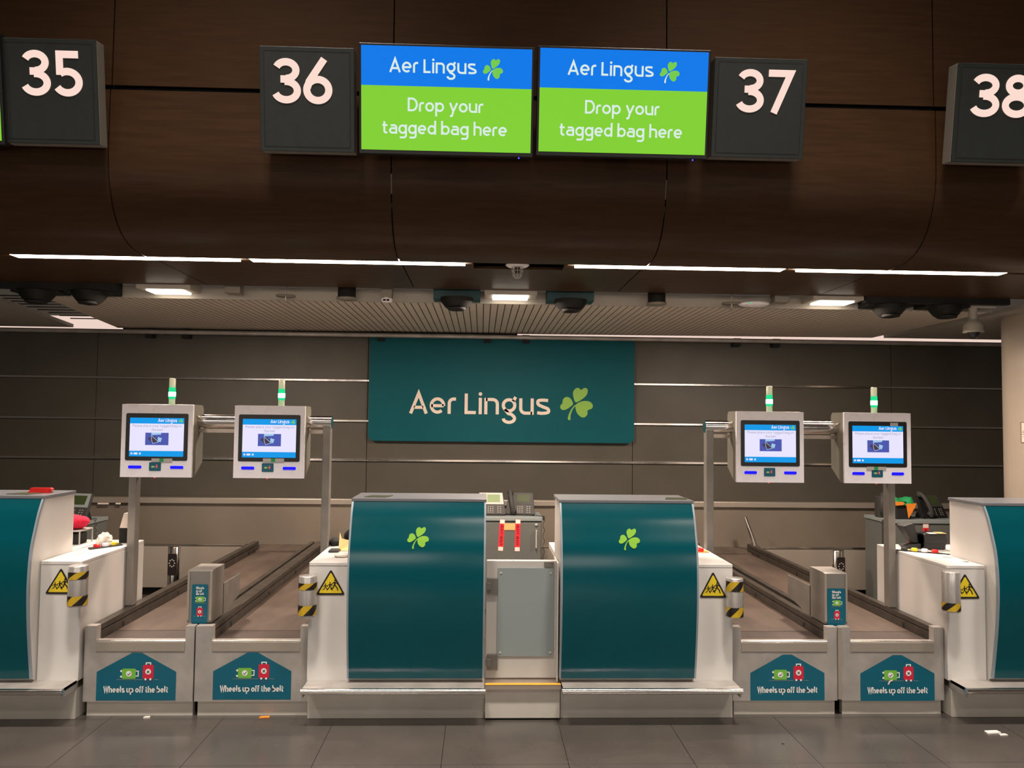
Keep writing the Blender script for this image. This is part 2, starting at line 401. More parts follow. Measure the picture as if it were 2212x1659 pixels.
# ================================================================ SETTING
flo = mat('dark_stone_floor', (.078, .068, .060, 1), .26, noise=.35, nscale=1.6, rvar=.12)
nt = flo.node_tree
grooves(flo, 0, .60, .004, (.015, .012, .011, 1)); grooves(flo, 1, .60, .004, (.03, .025, .022, 1))
nz2 = nt.nodes.new('ShaderNodeTexNoise'); nz2.inputs['Scale'].default_value = 220
b2 = nt.nodes.new('ShaderNodeBump'); b2.inputs['Strength'].default_value = .10; b2.inputs['Distance'].default_value = .001
nt.links.new(nz2.outputs[0], b2.inputs['Height']); nt.links.new(b2.outputs[0], nt.nodes['Principled BSDF'].inputs['Normal'])
struct(MB().box(-9, 9, -10, 4.2, -.06, 0, flo).build('floor', origin=(.43, 0, 0)))
# back wall of dark laminate panels with thin shadow joints
wb = MB().box(-9, 9, 3.62, 3.75, 0, 2.485, blackm).box(-3.55, .35, 3.62, 3.75, 2.485, 2.56, blackm)
zr = [.43, 1.226, 1.611, 2.01, 2.47]
xs = [-9.07, -6.425, -3.778, -1.131, 1.516, 4.163, 6.81, 9.45]
for i in range(len(xs)-1):
    for j in range(4):
        wb.box(xs[i]+.003, min(9, xs[i+1]-.003), 3.60, 3.63, zr[j]+.004, zr[j+1]-.004, wallm)
struct(wb.build('wall_back'))
for k, z in enumerate((1.226, 1.611, 2.01)):
    struct(MB().box(-9, 9, 3.575, 3.602, z-.011, z+.011, chrome).build('trim_%d' % (k+1), bevel=.003))
tr = MB().tube([(-9, 3.5, 2.455), (9, 3.5, 2.455)], .022, steel_d, 10)
for x in (-3.25, -2.9, -1.0, .05, .43, 2.55, 2.95):
    tr.box(x-.035, x+.035, 3.5, 3.6, 2.40, 2.48, blackm)
struct(tr.build('trim_4'))
# slatted ceiling over the staff side, with its cut edges, and the lit void above it
cs = MB()
cs.prism([(-3.25, 1.56), (3.90, 1.56), (3.90, 3.46), (.4, 3.60), (-3.59, 3.60)], 'z', 2.50, 2.53, ceilm)
cs.box(-3.25, 3.90, 1.54, 1.56, 2.495, 2.585, ceilp)
struct(cs.build('ceiling'))
cs2 = MB().prism([(-9, 1.2), (-3.60, 1.2), (-4.02, 3.60), (-9, 3.60)], 'z', 2.50, 2.53, ceilp)
cs2.prism([(4.02, 1.2), (9, 1.2), (9, 3.46), (4.02, 3.46)], 'z', 2.50, 2.53, ceilp)
struct(cs2.build('ceiling_side_panel'))
struct(MB().box(-9, 9, 1.2, 4.1, 3.05, 3.08, signg).build('ceiling_void_lining'))
struct(MB().box(-9, 9, 3.95, 3.97, 2.45, 2.656, warmw).build('ceiling_void_glow_1'))  # emissive panel added to show the lit roof space behind, no window
gr = MB()
for k in range(9):
    p = at(30+k*22, 640+k*6.2, Z=2.62)
    gr.box(p.x-.25, p.x+.25, p.y-.006, p.y+.006, 2.62, 2.63, signg)
gr.box(-3.75, -3.70, 1.2, 3.4, 2.70, 2.74, signg)
gr.box(3.93, 3.96, 1.2, 3.4, 2.58, 2.66, steel_d); gr.box(3.985, 4.0, 1.2, 3.4, 2.60, 2.63, signg)
struct(gr.build('ceiling_hanger_rails'))
# timber-veneered bulkhead: vertical front rolling under into a soffit
prof = [(-.25, 7.0), (-.25, 3.345)]
prof2 = [(-.25, 3.318), (-.25, 3.02), (-.245, 2.93), (-.225, 2.83), (-.185, 2.735), (-.125, 2.655), (-.045, 2.60), (.05, 2.570), (.15, 2.56), (.25, 2.558)]
prof2 = [(p.x, p.y) for p in cr([(a, b) for a, b in prof2], 4, False)]
def sheet(mb, pr, x0, x1, th, m):
    n = len(pr); vs = [(x, a, b) for x in (x0, x1) for a, b in pr]
    mb.add(vs, [(i, i+1, n+i+1, n+i) for i in range(n-1)], m, True)
    # thickness behind
    ns = []
    for i, (a, b) in enumerate(pr):
        t = Vector(pr[min(i+1, n-1)])-Vector(pr[max(i-1, 0)]); t.normalize(); ns.append((a-t.y*th*1.0, b+t.x*th*1.0))
    vs2 = [(x, a, b) for x in (x0, x1) for a, b in ns]
    mb.add(vs2, [(i, n+i, n+i+1, i+1) for i in range(n-1)], m, True)
    for k in (0, 1):
        e = [(x0 if k == 0 else x1, a, b) for a, b in pr]+[(x0 if k == 0 else x1, a, b) for a, b in ns[::-1]]
        for i in range(n-1): mb.add([e[i], e[i+1], e[2*n-2-i], e[2*n-1-i]], [(0, 1, 2, 3)], m)
bk = MB(); bs = [-9.2+.0]; bs = [-.492+1.463*k for k in range(-6, 7)]
for i in range(len(bs)-1):
    a, b = bs[i]+.0035, bs[i+1]-.0035
    bk.box(a, b, -.25, -.235, 3.348, 6.5, wood)
    sheet(bk, prof2, a, b, -.015, wood)
    rear0 = .37
    segs = [(a, b, rear0)]
    if i == 6 or (a < -.06 < b) or (a < .49 < b):
        segs = []
        cuts = sorted([a, b]+[c for c in (-.06, .49) if a < c < b])
        for c0, c1 in zip(cuts, cuts[1:]): segs.append((c0, c1, .5 if -.07 < (c0+c1)/2 < .5 else rear0))
    for c0, c1, y0 in segs: bk.box(c0, c1, y0, 1.30, 2.558, 2.575, wood)
struct(bk.build('wall_bulkhead'))
back = MB().box(-9, 9, -.20, -.12, 2.95, 6.5, blackm).box(-9, 9, -.12, 1.29, 2.80, 2.84, blackm).box(-9, 9, 1.27, 1.30, 2.576, 3.2, blackm)
struct(back.build('wall_bulkhead_lining'))
fill = MB()
for a, b in ((-9, -2.78), (3.26, 9)): fill.box(a, b, .26, .36, 2.60, 2.61, blackm)
struct(fill.build('trim_5'))
# round column at the right
cm = MB().lathe((4.50, 1.72, 0), [(.35, 0), (.35, 2.558)], colm, 48)
struct(cm.build('column', origin=(4.50, 1.72, 0)))

# ================================================================ LAMPS
def line_light(x0, x1, label, first=[]):
    t = thing('linear_lamp', label, 'ceiling light', ((x0+x1)/2, .31, 2.56), 'linear lamps in the timber soffit')
    MB().box(x0-.04, x1+.04, .255, .365, 2.562, 2.60, silver).build('housing', t)
    MB().box(x0, x1, .265, .355, 2.545, 2.561, tube_e).build('diffuser', t)
    return t
line_light(-2.74, -1.445, 'long linear lamp at the far left of the timber soffit')
line_light(-1.37, -.11, 'long linear lamp in the soffit just left of the caged detector')
line_light(.55, 1.81, 'long linear lamp in the soffit just right of the caged detector')
line_light(1.905, 3.17, 'long linear lamp at the far right of the timber soffit')
def square_light(x, label, wd=.26):
    t = thing('square_downlight', label, 'ceiling light', (x, 1.42, 2.52), 'square downlights behind the soffit')
    MB().box(x-.19, x+.19, 1.31, 1.53, 2.53, 2.70, ceilp).build('housing', t, bevel=.004)
    MB().box(x-wd/2, x+wd/2, 1.335, 1.51, 2.518, 2.530, down_e).build('diffuser', t, bevel=.003)
    area('square_downlight_glow', (x, 1.42, 2.485), (.24, .16), 80, WARM).parent = None
for x, l in ((-2.27, 'glowing square downlight at the left behind the soffit'), (.20, 'glowing square downlight above the middle of the teal banner'), (2.60, 'glowing square downlight at the right near the wireless unit')):
    square_light(x, l)
for o in [o for o in bpy.data.objects if o.name.startswith('square_downlight_glow')]: pass
# black ball jets / speakers
def jet(x, label, teal_=False):
    t = thing('air_nozzle', label, 'air vent', (x, 1.42, 2.45), 'black ball nozzles behind the soffit')
    mb = MB().box(x-.17, x+.17, 1.365, 1.535, 2.50, 2.60, tealm if teal_ else blackm); mb.build('housing', t)
    mb = MB().lathe((x, 1.40, 2.50), [(.0, -.085), (.055, -.080), (.088, -.055), (.118, -.015), (.125, .01)], ballm, 28)
    mb.build('ball', t)
    MB().lathe((x, 1.375, 2.435), [(.066, .0), (.062, -.014), (.0, -.012)], blackm, 24).build('nozzle', t)
jet(-3.19, 'black ball nozzle at the far left of the ceiling gap')
jet(-2.82, 'black ball nozzle just left of the left square downlight')
jet(-.19, 'black ball nozzle in a teal box left of the central downlight', True)
jet(.64, 'black ball nozzle in a teal box right of the central downlight', True)
jet(3.02, 'black ball nozzle just right of the right square downlight')
jet(3.45, 'black ball nozzle beside the dome camera')
hb = MB().box(-3.5, -2.60, 1.30, 1.36, 2.515, 2.60, blackm).build('nozzle_rail', origin=(-3.05, 1.33, 2.48)); tag(hb, 'black rail above the two nozzles at the far left', 'rail')
hb = MB().box(2.80, 3.88, 1.30, 1.36, 2.515, 2.60, blackm).build('nozzle_rail', origin=(3.3, 1.33, 2.48)); tag(hb, 'black rail above the two nozzles by the dome camera', 'rail')
# small ceiling items
def disc_item(x, name, label, cat, r=.07, stemh=.03, y=1.41, bodym=ceilp, kind='disc'):
    t = thing(name, label, cat, (x, y, 2.47))
    if kind == 'sprinkler':
        MB().lathe((x, y, 2.50), [(.0, .0), (r, .002), (r, .012), (.0, .016)], signg, 24).build('escutcheon', t)
        MB().tube([(x, y, 3.05), (x, y, 2.465)], .006, steel_d, 8).lathe((x, y, 2.465), [(.0, 0), (.02, .0), (.02, .004), (.0, .004)], steel_d, 12).build('head', t)
    elif kind == 'speaker':
        MB().lathe((x, y, 2.50), [(r*.92, .0), (r*.92, .10), (0, .10)], blackm, 28).build('body', t)
        MB().lathe((x, y, 2.49), [(.0, -.004), (r*1.05, .0), (r*1.05, .012), (r*.9, .014)], signg, 28).build('rim', t)
    elif kind == 'detector':
        MB().box(x-.04, x+.04, y-.04, y+.04, 2.50, 2.60, signg).box(x-.01, x+.01, y-.01, y+.01, 2.60, 3.05, signg).build('bracket', t)
        MB().lathe((x, y, 2.47), [(.0, 0), (.035, .004), (.042, .018), (.042, .035), (.03, .04)], whitep, 24).build('body', t)
        MB().box(x-.022, x-.003, y-.047, y-.035, 2.478, 2.49, blackm).box(x+.003, x+.022, y-.047, y-.035, 2.478, 2.49, blackm).build('slot', t)
    elif kind == 'box':
        MB().box(x-.055, x+.055, y-.05, y+.05, 2.515, 2.60, signg).build('lid', t, bevel=.004)
    return t
disc_item(-1.43, 'sprinkler', 'small sprinkler on a round plate left of the round speaker', 'sprinkler', kind='sprinkler')
disc_item(-.99, 'ceiling_speaker', 'dark round speaker left of the slotted detector', 'speaker', kind='speaker')
disc_item(-.70, 'motion_detector', 'small white detector with two dark slots', 'detector', kind='detector')
disc_item(1.28, 'ceiling_speaker', 'dark round speaker right of the teal nozzle boxes', 'speaker', kind='speaker')
disc_item(1.84, 'sprinkler', 'small sprinkler on a round plate beside the wireless unit', 'sprinkler', kind='sprinkler')
disc_item(-1.80, 'junction_box', 'small grey box right of the left square downlight', 'box', kind='box')
disc_item(2.20, 'junction_box', 'small grey box right of the white wireless unit', 'box', kind='box')
t = thing('wireless_access_point', 'white rounded wireless unit with a green light under the soffit', 'wireless unit', (2.0, 1.40, 2.48))
mb = MB(); fr = Frame((1.90, 1.30, 2.49), (1, 0, 0), (0, 1, 0))
mb.ell((2.0, 1.40, 2.505), (.115, .085, .026), whitep, 28, 12); mb.build('body', t)
MB().ell((1.945, 1.325, 2.497), (.006, .006, .006), bgreen, 8, 6).build('indicator', t)
t = thing('caged_detector', 'small detector in a wire cage on a white disc in the soffit', 'detector', (.205, .36, 2.50))
MB().lathe((.205, .36, 2.556), [(.0, -.012), (.06, -.010), (.074, 0), (.0, .004)], whitep, 28).build('disc', t)
mb = MB()
for k in range(8):
    a = 2*PI*k/8
    mb.tube([(.205+r_*math.cos(a), .36+r_*math.sin(a), z_) for r_, z_ in ((.034, 2.548), (.032, 2.52), (.026, 2.49), (.014, 2.478))], .0018, silver, 6)
for r_, z_ in ((.034, 2.54), (.032, 2.52), (.027, 2.495), (.014, 2.478)):
    mb.tube([(.205+r_*math.cos(2*PI*k/20), .36+r_*math.sin(2*PI*k/20), z_) for k in range(21)], .0018, silver, 6)
mb.build('wire_cage', t)
MB().lathe((.205, .36, 2.505), [(0, 0), (.012, .003), (.016, .02), (.018, .04)], darkp, 16).build('sensor', t)
# dome camera
cx, cy = 3.66, 1.40
t = thing('dome_camera', 'white dome camera hanging at the right end of the soffit', 'camera', (cx, cy, 2.29))
MB().box(cx-.06, cx+.16, cy-.03, cy+.03, 2.50, 2.56, ceilp).build('bracket', t, bevel=.004)
MB().lathe((cx, cy, 0), [(.030, 2.52), (.028, 2.40)], ceilp, 20).build('stem', t)
MB().lathe((cx, cy, 0), [(.028, 2.415), (.052, 2.395), (.068, 2.37), (.070, 2.325), (.074, 2.318), (.0, 2.318)], mat('camera_housing', (.40, .38, .32, 1), .4, rvar=.04), 28).build('housing', t)
MB().ell((cx, cy, 2.318), (.046, .046, .050), black, 20, 12).build('dome', t)

# ================================================================ SIGNS
TILT = R(9)
def tilted(x0, zc, yc, h):
    """frame whose origin is the lower left corner of a face hung with its top leaning out"""
    V = Vector((0, -math.sin(TILT), math.cos(TILT)))
    O = Vector((x0, yc, zc)) - V*h/2
    return Frame(O, (1, 0, 0), V)
def slab(mb, fr, u0, u1, v0, v1, n0, n1, m):
    P = [fr.p(u0, v0, n0), fr.p(u1, v0, n0), fr.p(u1, v0, n1), fr.p(u0, v0, n1), fr.p(u0, v1, n0), fr.p(u1, v1, n0), fr.p(u1, v1, n1), fr.p(u0, v1, n1)]
    mb.add(P, [(0, 1, 2, 3), (7, 6, 5, 4), (4, 5, 1, 0), (5, 6, 2, 1), (6, 7, 3, 2), (7, 4, 0, 3)], m)
    return mb
def number_sign(num, px, label):
    # px: left, right, top, bottom of the face in the photo, then digits box
    l, r, tp, bt, dl, dr, dt, db = px
    yc = -.44
    c = at((l+r)/2, (tp+bt)/2, Y=yc); pw = at(r, (tp+bt)/2, Y=yc).x-at(l, (tp+bt)/2, Y=yc).x
    h = (at((l+r)/2, tp, Y=yc).z-at((l+r)/2, bt, Y=yc).z)*1.0
    fr = tilted(c.x-pw/2, c.z, yc, h)
    t = thing('number_sign', label, 'sign', fr.p(pw/2, 0, -.04), 'gate number signs')
    slab(MB(), fr, 0, pw, 0, h, -.085, -.004, signg).build('housing', t, bevel=.003)
    mb = MB(); slab(mb, fr, .0, pw, .0, h, -.004, .004, signb)
    mb.build('front_frame', t, bevel=.002)
    mb = MB(); mb.rect(fr, .022, pw-.022, .022, h-.022, .0045, mat_face)
    for a in (((.022, .022), (pw-.022, .022)), ((.022, h-.022), (pw-.022, h-.022)), ((.022, .022), (.022, h-.022)), ((pw-.022, .022), (pw-.022, h-.022))):
        mb.ribbon(fr, a, .004, .0052, blackm)
    mb.build('face', t)
    k = pw/(r-l)
    mb = MB(); text(mb, fr, num, (dl-l)*k, (dr-l)*k, h-(db-tp)*h/(bt-tp), (db-dt)*h/(bt-tp), digit, w=.165, gap=.05, off=.008)
    mb.build('numerals', t, label='glowing pinkish white numerals')
    br = MB().box(c.x-.05, c.x+.05, yc+.05, -.25, c.z-.05, c.z+.05, blackm); br.build('bracket', t)
mat_face = mat('sign_face', (.014, .019, .017, 1), .5, noise=.2, nscale=30)
number_sign('35', (5, 212, 90, 306, 48, 181, 114, 208), 'dark square gate sign with glowing numerals 35 at the left edge')
number_sign('36', (562, 766, 108, 323, 588, 719, 132, 225), 'dark square gate sign just left of the left lime screen, ending in a six')
number_sign('37', (1540, 1739, 132, 337, 1587, 1711, 155, 244), 'dark square gate sign just right of the right lime screen, ending in a seven')
number_sign('38', (2062, 2268, 144, 348, 2091, 2224, 166, 254), 'dark square gate sign with glowing numerals 38 at the right edge')
def tv(label, xl, tp_, bt_, xr):
    yc = -.47; yy = (tp_+bt_)/2
    a = at(xl, yy, Y=yc); b = at(xr, yy, Y=yc); W = b.x-a.x; c = at((xl+xr)/2, yy, Y=yc)
    h = at((xl+xr)/2, tp_, Y=yc).z-at((xl+xr)/2, bt_, Y=yc).z
    fr = tilted(a.x, c.z, yc, h)
    t = thing('display_screen', label, 'screen', fr.p(W/2, 0, -.03), 'airline screens over the desks')
    mb = MB(); slab(mb, fr, 0, W, -.008, h, -.055, -.002, black); mb.build('casing', t, bevel=.003)
    mb = MB(); e = .012; u0, u1, v0, v1 = e, W-e, e, h-e; vv = v0+(v1-v0)*.62
    mb.rect(fr, u0, u1, vv, v1, .0, tblue); mb.rect(fr, u0, u1, v0, vv, .0, tgreen)
    U = lambda f: u0+(u1-u0)*f
    Vv = lambda f: v1-(v1-v0)*f
    H = v1-v0
    text(mb, fr, 'Aer Lin\x01us', U(.166), U(.672), Vv(.252), .127*H*1.02, twhite, xh=.8, w=.155, gap=.12)
    shamrock(mb, fr, U(.712), U(.83), Vv(.307), Vv(.10), tleaf, .001, twhite)
    text(mb, fr, 'Drop your', U(.272), U(.717), Vv(.622), .132*H, twhite, xh=.69, w=.145, gap=.09)
    text(mb, fr, 'tagged bag here', U(.122), U(.858), Vv(.842), .132*H, twhite, xh=.69, w=.145, gap=.09)
    mb.build('picture', t, label='blue and lime green picture with white lettering')
    MB().ell(fr.p(W*.92, -.012, -.012), (.004, .004, .004), blueled, 8, 6).build('power_light', t)
    MB().box(c.x-.1, c.x+.1, yc+.03, -.25, c.z-.08, c.z+.08, blackm).build('bracket', t)
    return t
tv1 = tv('blue and lime airline screen, left one of the middle pair', 775, 103, 327, 1153)
TV2X = at(1160, 222, Y=-.47)-at(775, 215, Y=-.47)
copy_tree(tv1, (TV2X.x, 0, TV2X.z+.004), 'blue and lime airline screen, right one of the middle pair')
copy_tree(tv1, (at(3.5, 190, Y=-.47).x-at(1153, 215, Y=-.47).x, 0, 0.0), 'airline screen cut off by the left edge, only its rim in view')
# big teal banner
a = at(795, 955, Y=3.55); b = at(1370, 732, Y=3.55)
fr = Frame((a.x, 3.56, 1.418)); W = b.x-a.x; H = 2.445-1.418
t = thing('teal_banner', 'large teal airline banner with cream lettering on the back wall', 'banner', (a.x+W/2, 3.56, 1.418))
pts = arc(.06, .06, .06, .06, 180, 270)+arc(W-.06, .06, .06, .06, 270, 360)+[(W, H), (0, H)]
MB().prism([(a.x+p[0], 1.418+p[1]) for p in pts], 'y', 3.54, 3.57, tealb).build('board', t)
fr = Frame((0, 3.54, 0))
mb = MB(); pa = at(885, 893, Y=3.54); pb = at(1187, 899, Y=3.54)
text(mb, fr, 'Aer Lin\x01us', pa.x, pb.x, pa.z, .203, cream, xh=.8, w=.155, gap=.12, off=.002)
mb.build('lettering', t, label='cream lettering')
mb = MB(); s0 = at(1210, 907, Y=3.54); s1 = at(1281, 838, Y=3.54)
shamrock(mb, fr, s0.x, s1.x, s0.z, s1.z, mat('leaf_dull_green', S(128, 176, 66), .5, rvar=.03), .002)
mb.build('emblem', t, label='green shamrock emblem')

# ================================================================ COUNTERS
PROF = [(.004, 1.170), (-.035, 1.098), (-.067, 1.010), (-.092, .935), (-.105, .860), (-.111, .785), (-.112, .69), (-.106, .60), (-.094, .49), (-.072, .35), (-.05, .228)]
PROFS = [(p.x, p.y) for p in cr(PROF, 4, False)]
def counter(x0, x1, wx0, wx1, px0, px1, label, emblem, wing_right):
    """x0..x1 teal unit, wx0..wx1 low white desk wing, px0..px1 plinth and foot rail"""
    t = thing('check_in_counter', label, 'counter', ((x0+x1)/2, .15, 0), 'teal-fronted airline counters')
    body = [(y+.014, z) for y, z in PROFS]+[(.0, .20), (.345, .20), (.345, 1.165), (.018, 1.165)]
    # outward: y in prof is negative to the front
    MB().prism([(y, z) for y, z in body], 'x', x0+.006, x1-.006, white).build('body', t)
    mb = MB(); sheet(mb, PROFS, x0+.010, x1-.010, .012, teal); mb.build('front_panel', t, label='glossy teal curved front')
    for c0, c1 in ((x0, x0+.010), (x1-.010, x1)):
        mb = MB(); sheet(mb, [(y-.0015, z) for y, z in PROFS], c0, c1, .016, edge)
        mb.build('edge_trim', t)
    MB().box(x0-.002, x1+.002, -.001, .350, 1.166, 1.184, topm).build('top_panel', t, bevel=.003)
    if wx1-wx0 > .01:
        MB().box(wx0, wx1, .0, .80, .20, .815, white).build('wing_cabinet', t, bevel=.002)
        MB().box(wx0, wx1, -.002, .80, .8155, .835, white).build('wing_top', t, bevel=.003)
    MB().box(px0, px1, .0, .78, .0, .155, bright).build('plinth', t, bevel=.002)
    f = MB().box(px0, px1, -.15, .0, .188, .205, steel_d).box(px0, px0+.006, -.15, 0, .158, .204, steel_d).box(px1-.006, px1, -.15, 0, .158, .204, steel_d).box(px0, px1, .0, .02, .156, .20, steel_d)
    fo = f.build('foot_ledge', t)
    MB().tube([(px0-.006, -.152, .193), (px1+.006, -.152, .193)], .0155, chrome, 20).build('rail', fo)
    MB().box(x0+.01, x1-.01, .346, .80, .80, .835, white).build('staff_shelf', t, bevel=.002)
    if emblem:
        cx_, cz_ = at(emblem[0], emblem[1], Y=-.06).x, at(emblem[0], emblem[1], Y=-.06).z
        mb = MB()
        frl = Frame((0, 0, 0))
        tmp = MB(); shamrock(tmp, frl, cx_-.058, cx_+.058, cz_-.056, cz_+.056, gleaf, 0)
        def ysurf(z):
            for (ya, za), (yb, zb) in zip(PROFS, PROFS[1:]):
                if zb <= z <= za: return ya+(yb-ya)*(z-za)/(zb-za)
            return -.05
        for v in tmp.v: v.y = ysurf(v.z)-.003
        tmp.build('emblem', t, label='lime green shamrock emblem')
    return t
counter(-3.085, -2.354, -2.354, -2.137, -3.2, -2.145, 'teal counter cut off by the left edge with a red stapler on top', None, True)
counter(-.702, .032, -.925, -.702, -.918, .033, 'teal counter with shamrock, left of the white swing gate', (904, 1161), False)
counter(.437, 1.183, 1.183, 1.402, .45, 1.40, 'teal counter with shamrock, right of the white swing gate', (1358, 1164), True)
counter(2.832, 3.57, 2.612, 2.832, 2.628, 3.7, 'teal counter cut off by the right edge below the column', None, False)

# warning stickers
def warning(pc, label, half=False):
    # centre pixel of the base line and half width in px at Y=0
    l = at(pc[0], pc[2], Y=0); r = at(pc[1], pc[2], Y=0); tp = at((pc[0]+pc[1])/2, pc[3], Y=0)
    w2 = (r.x-l.x)/2; h = tp.z-l.z; cx_ = (l.x+r.x)/2; z0 = l.z
    fr = Frame((cx_, -.0025, z0))
    mb = MB()
    def tri(s, v0, rr):
        pts = []
        for (px_, py_), a0 in (((-w2*s, v0), 150), ((w2*s, v0), 270), ((0, h*s+v0), 30)):
            ctr = (px_*(1-rr*1.6/w2)+0, py_)
            if a0 == 150: c_ = (px_+rr*1.73, py_+rr)
            elif a0 == 270: c_ = (px_-rr*1.73, py_+rr)
            else: c_ = (px_, py_-rr*2)
            pts += arc(c_[0], c_[1], rr, rr, a0, a0+120, 6)
        return pts
    mb.poly(fr, tri(1, 0, .007), .0, blk); mb.poly(fr, tri(.80, h*.075, .004), .0008, yellow)
    for fx, sc_ in ((-w2*.36, .66), (-w2*.06, .78), (w2*.26, 1.0)):
        b0 = h*.17; q = h*.40*sc_
        F2 = lambda x, y: (fx+x*q, b0+y*q)
        wd = q*.105
        mb.disc(fr, *F2(.04, .98), q*.085, .0016, blk, 12)
        mb.poly(fr, [F2(-.07, .50), F2(.09, .48), F2(.13, .84), F2(-.05, .86)], .0016, blk)
        mb.ribbon(fr, [F2(.05, .52), F2(.24, .30), F2(.34, .02)], wd, .0016, blk)
        mb.ribbon(fr, [F2(-.02, .52), F2(-.12, .26), F2(-.38, .14)], wd, .0016, blk)
        mb.ribbon(fr, [F2(.09, .82), F2(.28, .64), F2(.42, .56)], wd*.7, .0016, blk)
        mb.ribbon(fr, [F2(-.03, .82), F2(-.24, .66), F2(-.34, .50)], wd*.7, .0016, blk)
    o = mb.build('warning_sign', origin=(cx_, 0, z0)); tag(o, label, 'warning sign', 'yellow running children triangles')
warning((97, 164, 1283, 1226), 'yellow triangle with running figures left of the leftmost taped pole')
warning((682, 746, 1285, 1229), 'yellow triangle with running figures on the counter left of the gate')
warning((1510, 1570, 1291, 1234), 'yellow triangle with running figures on the counter right of the gate')
warning((2052, 2117, 1293, 1238), 'yellow triangle with running figures on the rightmost counter')

# steel guard cylinders with hazard tape, clamped to the wing corners
def guard(xl, xr, yt, yb, label, bands, sgn):
    Y = -.055
    a = at(xl, yt, Y=Y); b = at(xr, yb, Y=Y); r = (b.x-a.x)/2; cx_ = (a.x+b.x)/2; z1, z0 = a.z, b.z
    t = thing('guard_cylinder', label, 'guard', (cx_, Y, z0), 'steel cylinders with hazard tape')
    MB().lathe((cx_, Y, 0), [(0, z0), (r*.96, z0), (r, z0+.004), (r, z1-.004), (r*.97, z1), (0, z1)], satin, 36).build('body', t)
    MB().box(cx_-.012 if sgn > 0 else cx_-.012, cx_+.012, Y+r*.8, .0, (z0+z1)/2-.05, (z0+z1)/2+.05, steel_d).build('bracket', t)
    for bz0, bz1, ph in bands:
        mb = MB(); zz0 = z0+(z1-z0)*bz0; zz1 = z0+(z1-z0)*bz1; n = 48; m_ = 8; vs = []
        rr = r+.0012
        # diagonal stripes: sheared grid so colour borders run diagonally
        for k in range(n+1):
            for j in range(m_+1):
                aa = 2*PI*k/n + 1.1*j/m_
                vs.append((cx_+rr*math.cos(aa), Y+rr*math.sin(aa), zz0+(zz1-zz0)*j/m_))
        for par, mm in ((0, tapey), (1, blk)):
            mb.add(vs, [((m_+1)*k+j, (m_+1)*(k+1)+j, (m_+1)*(k+1)+j+1, (m_+1)*k+j+1) for k in range(n) for j in range(m_) if ((k+ph)//8) % 2 == par], mm, True)
        mb.build('hazard_tape', t, label='yellow and black striped tape')
guard(150, 187, 1221, 1309, 'taped steel cylinder at the leftmost counter wing', ((.68, .86, 2), (.04, .27, 5)), 1)
guard(646, 683, 1243, 1332, 'taped steel cylinder on the corner left of the teal counters', ((.68, .84, 5), (.06, .30, 6)), -1)
guard(1569, 1605, 1248, 1334, 'taped steel cylinder on the corner right of the teal counters', ((.68, .93, 10), (.04, .28, 2)), 1)
guard(2036, 2073, 1234, 1321, 'steel cylinder taped only at its foot, at the rightmost counter wing', ((.04, .24, 4),), -1)

# ================================================================ GATE AND STEP between the counters
gl, gr_ = .052, .425
t = thing('swing_gate', 'white swing gate with a grey panel between the two middle counters', 'gate', (.24, .06, .2))
g0 = at(1056, 1484, Y=.04); g1 = at(1203, 1211, Y=.04)
MB().box(.038, g1.x, .04, .075, max(.201, g0.z), g1.z, mat('gate_white', (.50, .48, .45, 1), .4, noise=.05, nscale=5)).build('leaf', t, bevel=.006)
p0 = at(1073, 1418, Y=.036); p1 = at(1197, 1227, Y=.036)
pn = MB().box(p0.x, p1.x, .034, .040, p0.z, p1.z, greyp).build('panel', t, bevel=.001)
mb = MB()
for u in (p0.x+.018, p1.x-.018):
    for v in (p0.z+.02, p1.z-.03): mb.lathe((u, .034, v), [(0, -.003), (.006, -.002), (.007, 0)], silver, 14, axis='y')
mb.build('screw', pn)
for py in (1266, 1430):
    h = at(1063, py, Y=.03)
    hh = MB().box(h.x-.028, h.x+.030, .022, .042, h.z-.043, h.z+.043, hinge).box(h.x-.034, h.x-.004, .014, .03, h.z-.020, h.z+.020, hinge)
    hh.build('hinge', t, bevel=.002)
k_ = at(1187, 1219, Y=.03); MB().box(k_.x-.028, k_.x+.024, .030, .040, k_.z-.014, k_.z+.014, hinge).build('latch', t, bevel=.001)
t2 = MB().box(.427, .433, -.02, .20, .20, .84, white).build('gate_jamb', origin=(.43, .04, .2)); tag(t2, 'narrow white jamb between the swing gate and the right counter', 'jamb')
t = thing('step', 'low steel step with a yellow nosing in front of the gate', 'step', (.24, .0, 0))
MB().box(.036, .448, -.058, .085, .170, .196, brownst).build('tread', t, bevel=.002)
MB().box(.037, .447, -.060, -.030, .1965, .1985, yellowe).build('nosing', t, label='yellow nosing strip')
MB().box(.040, .444, -.030, .085, .012, .170, bright).build('riser', t)

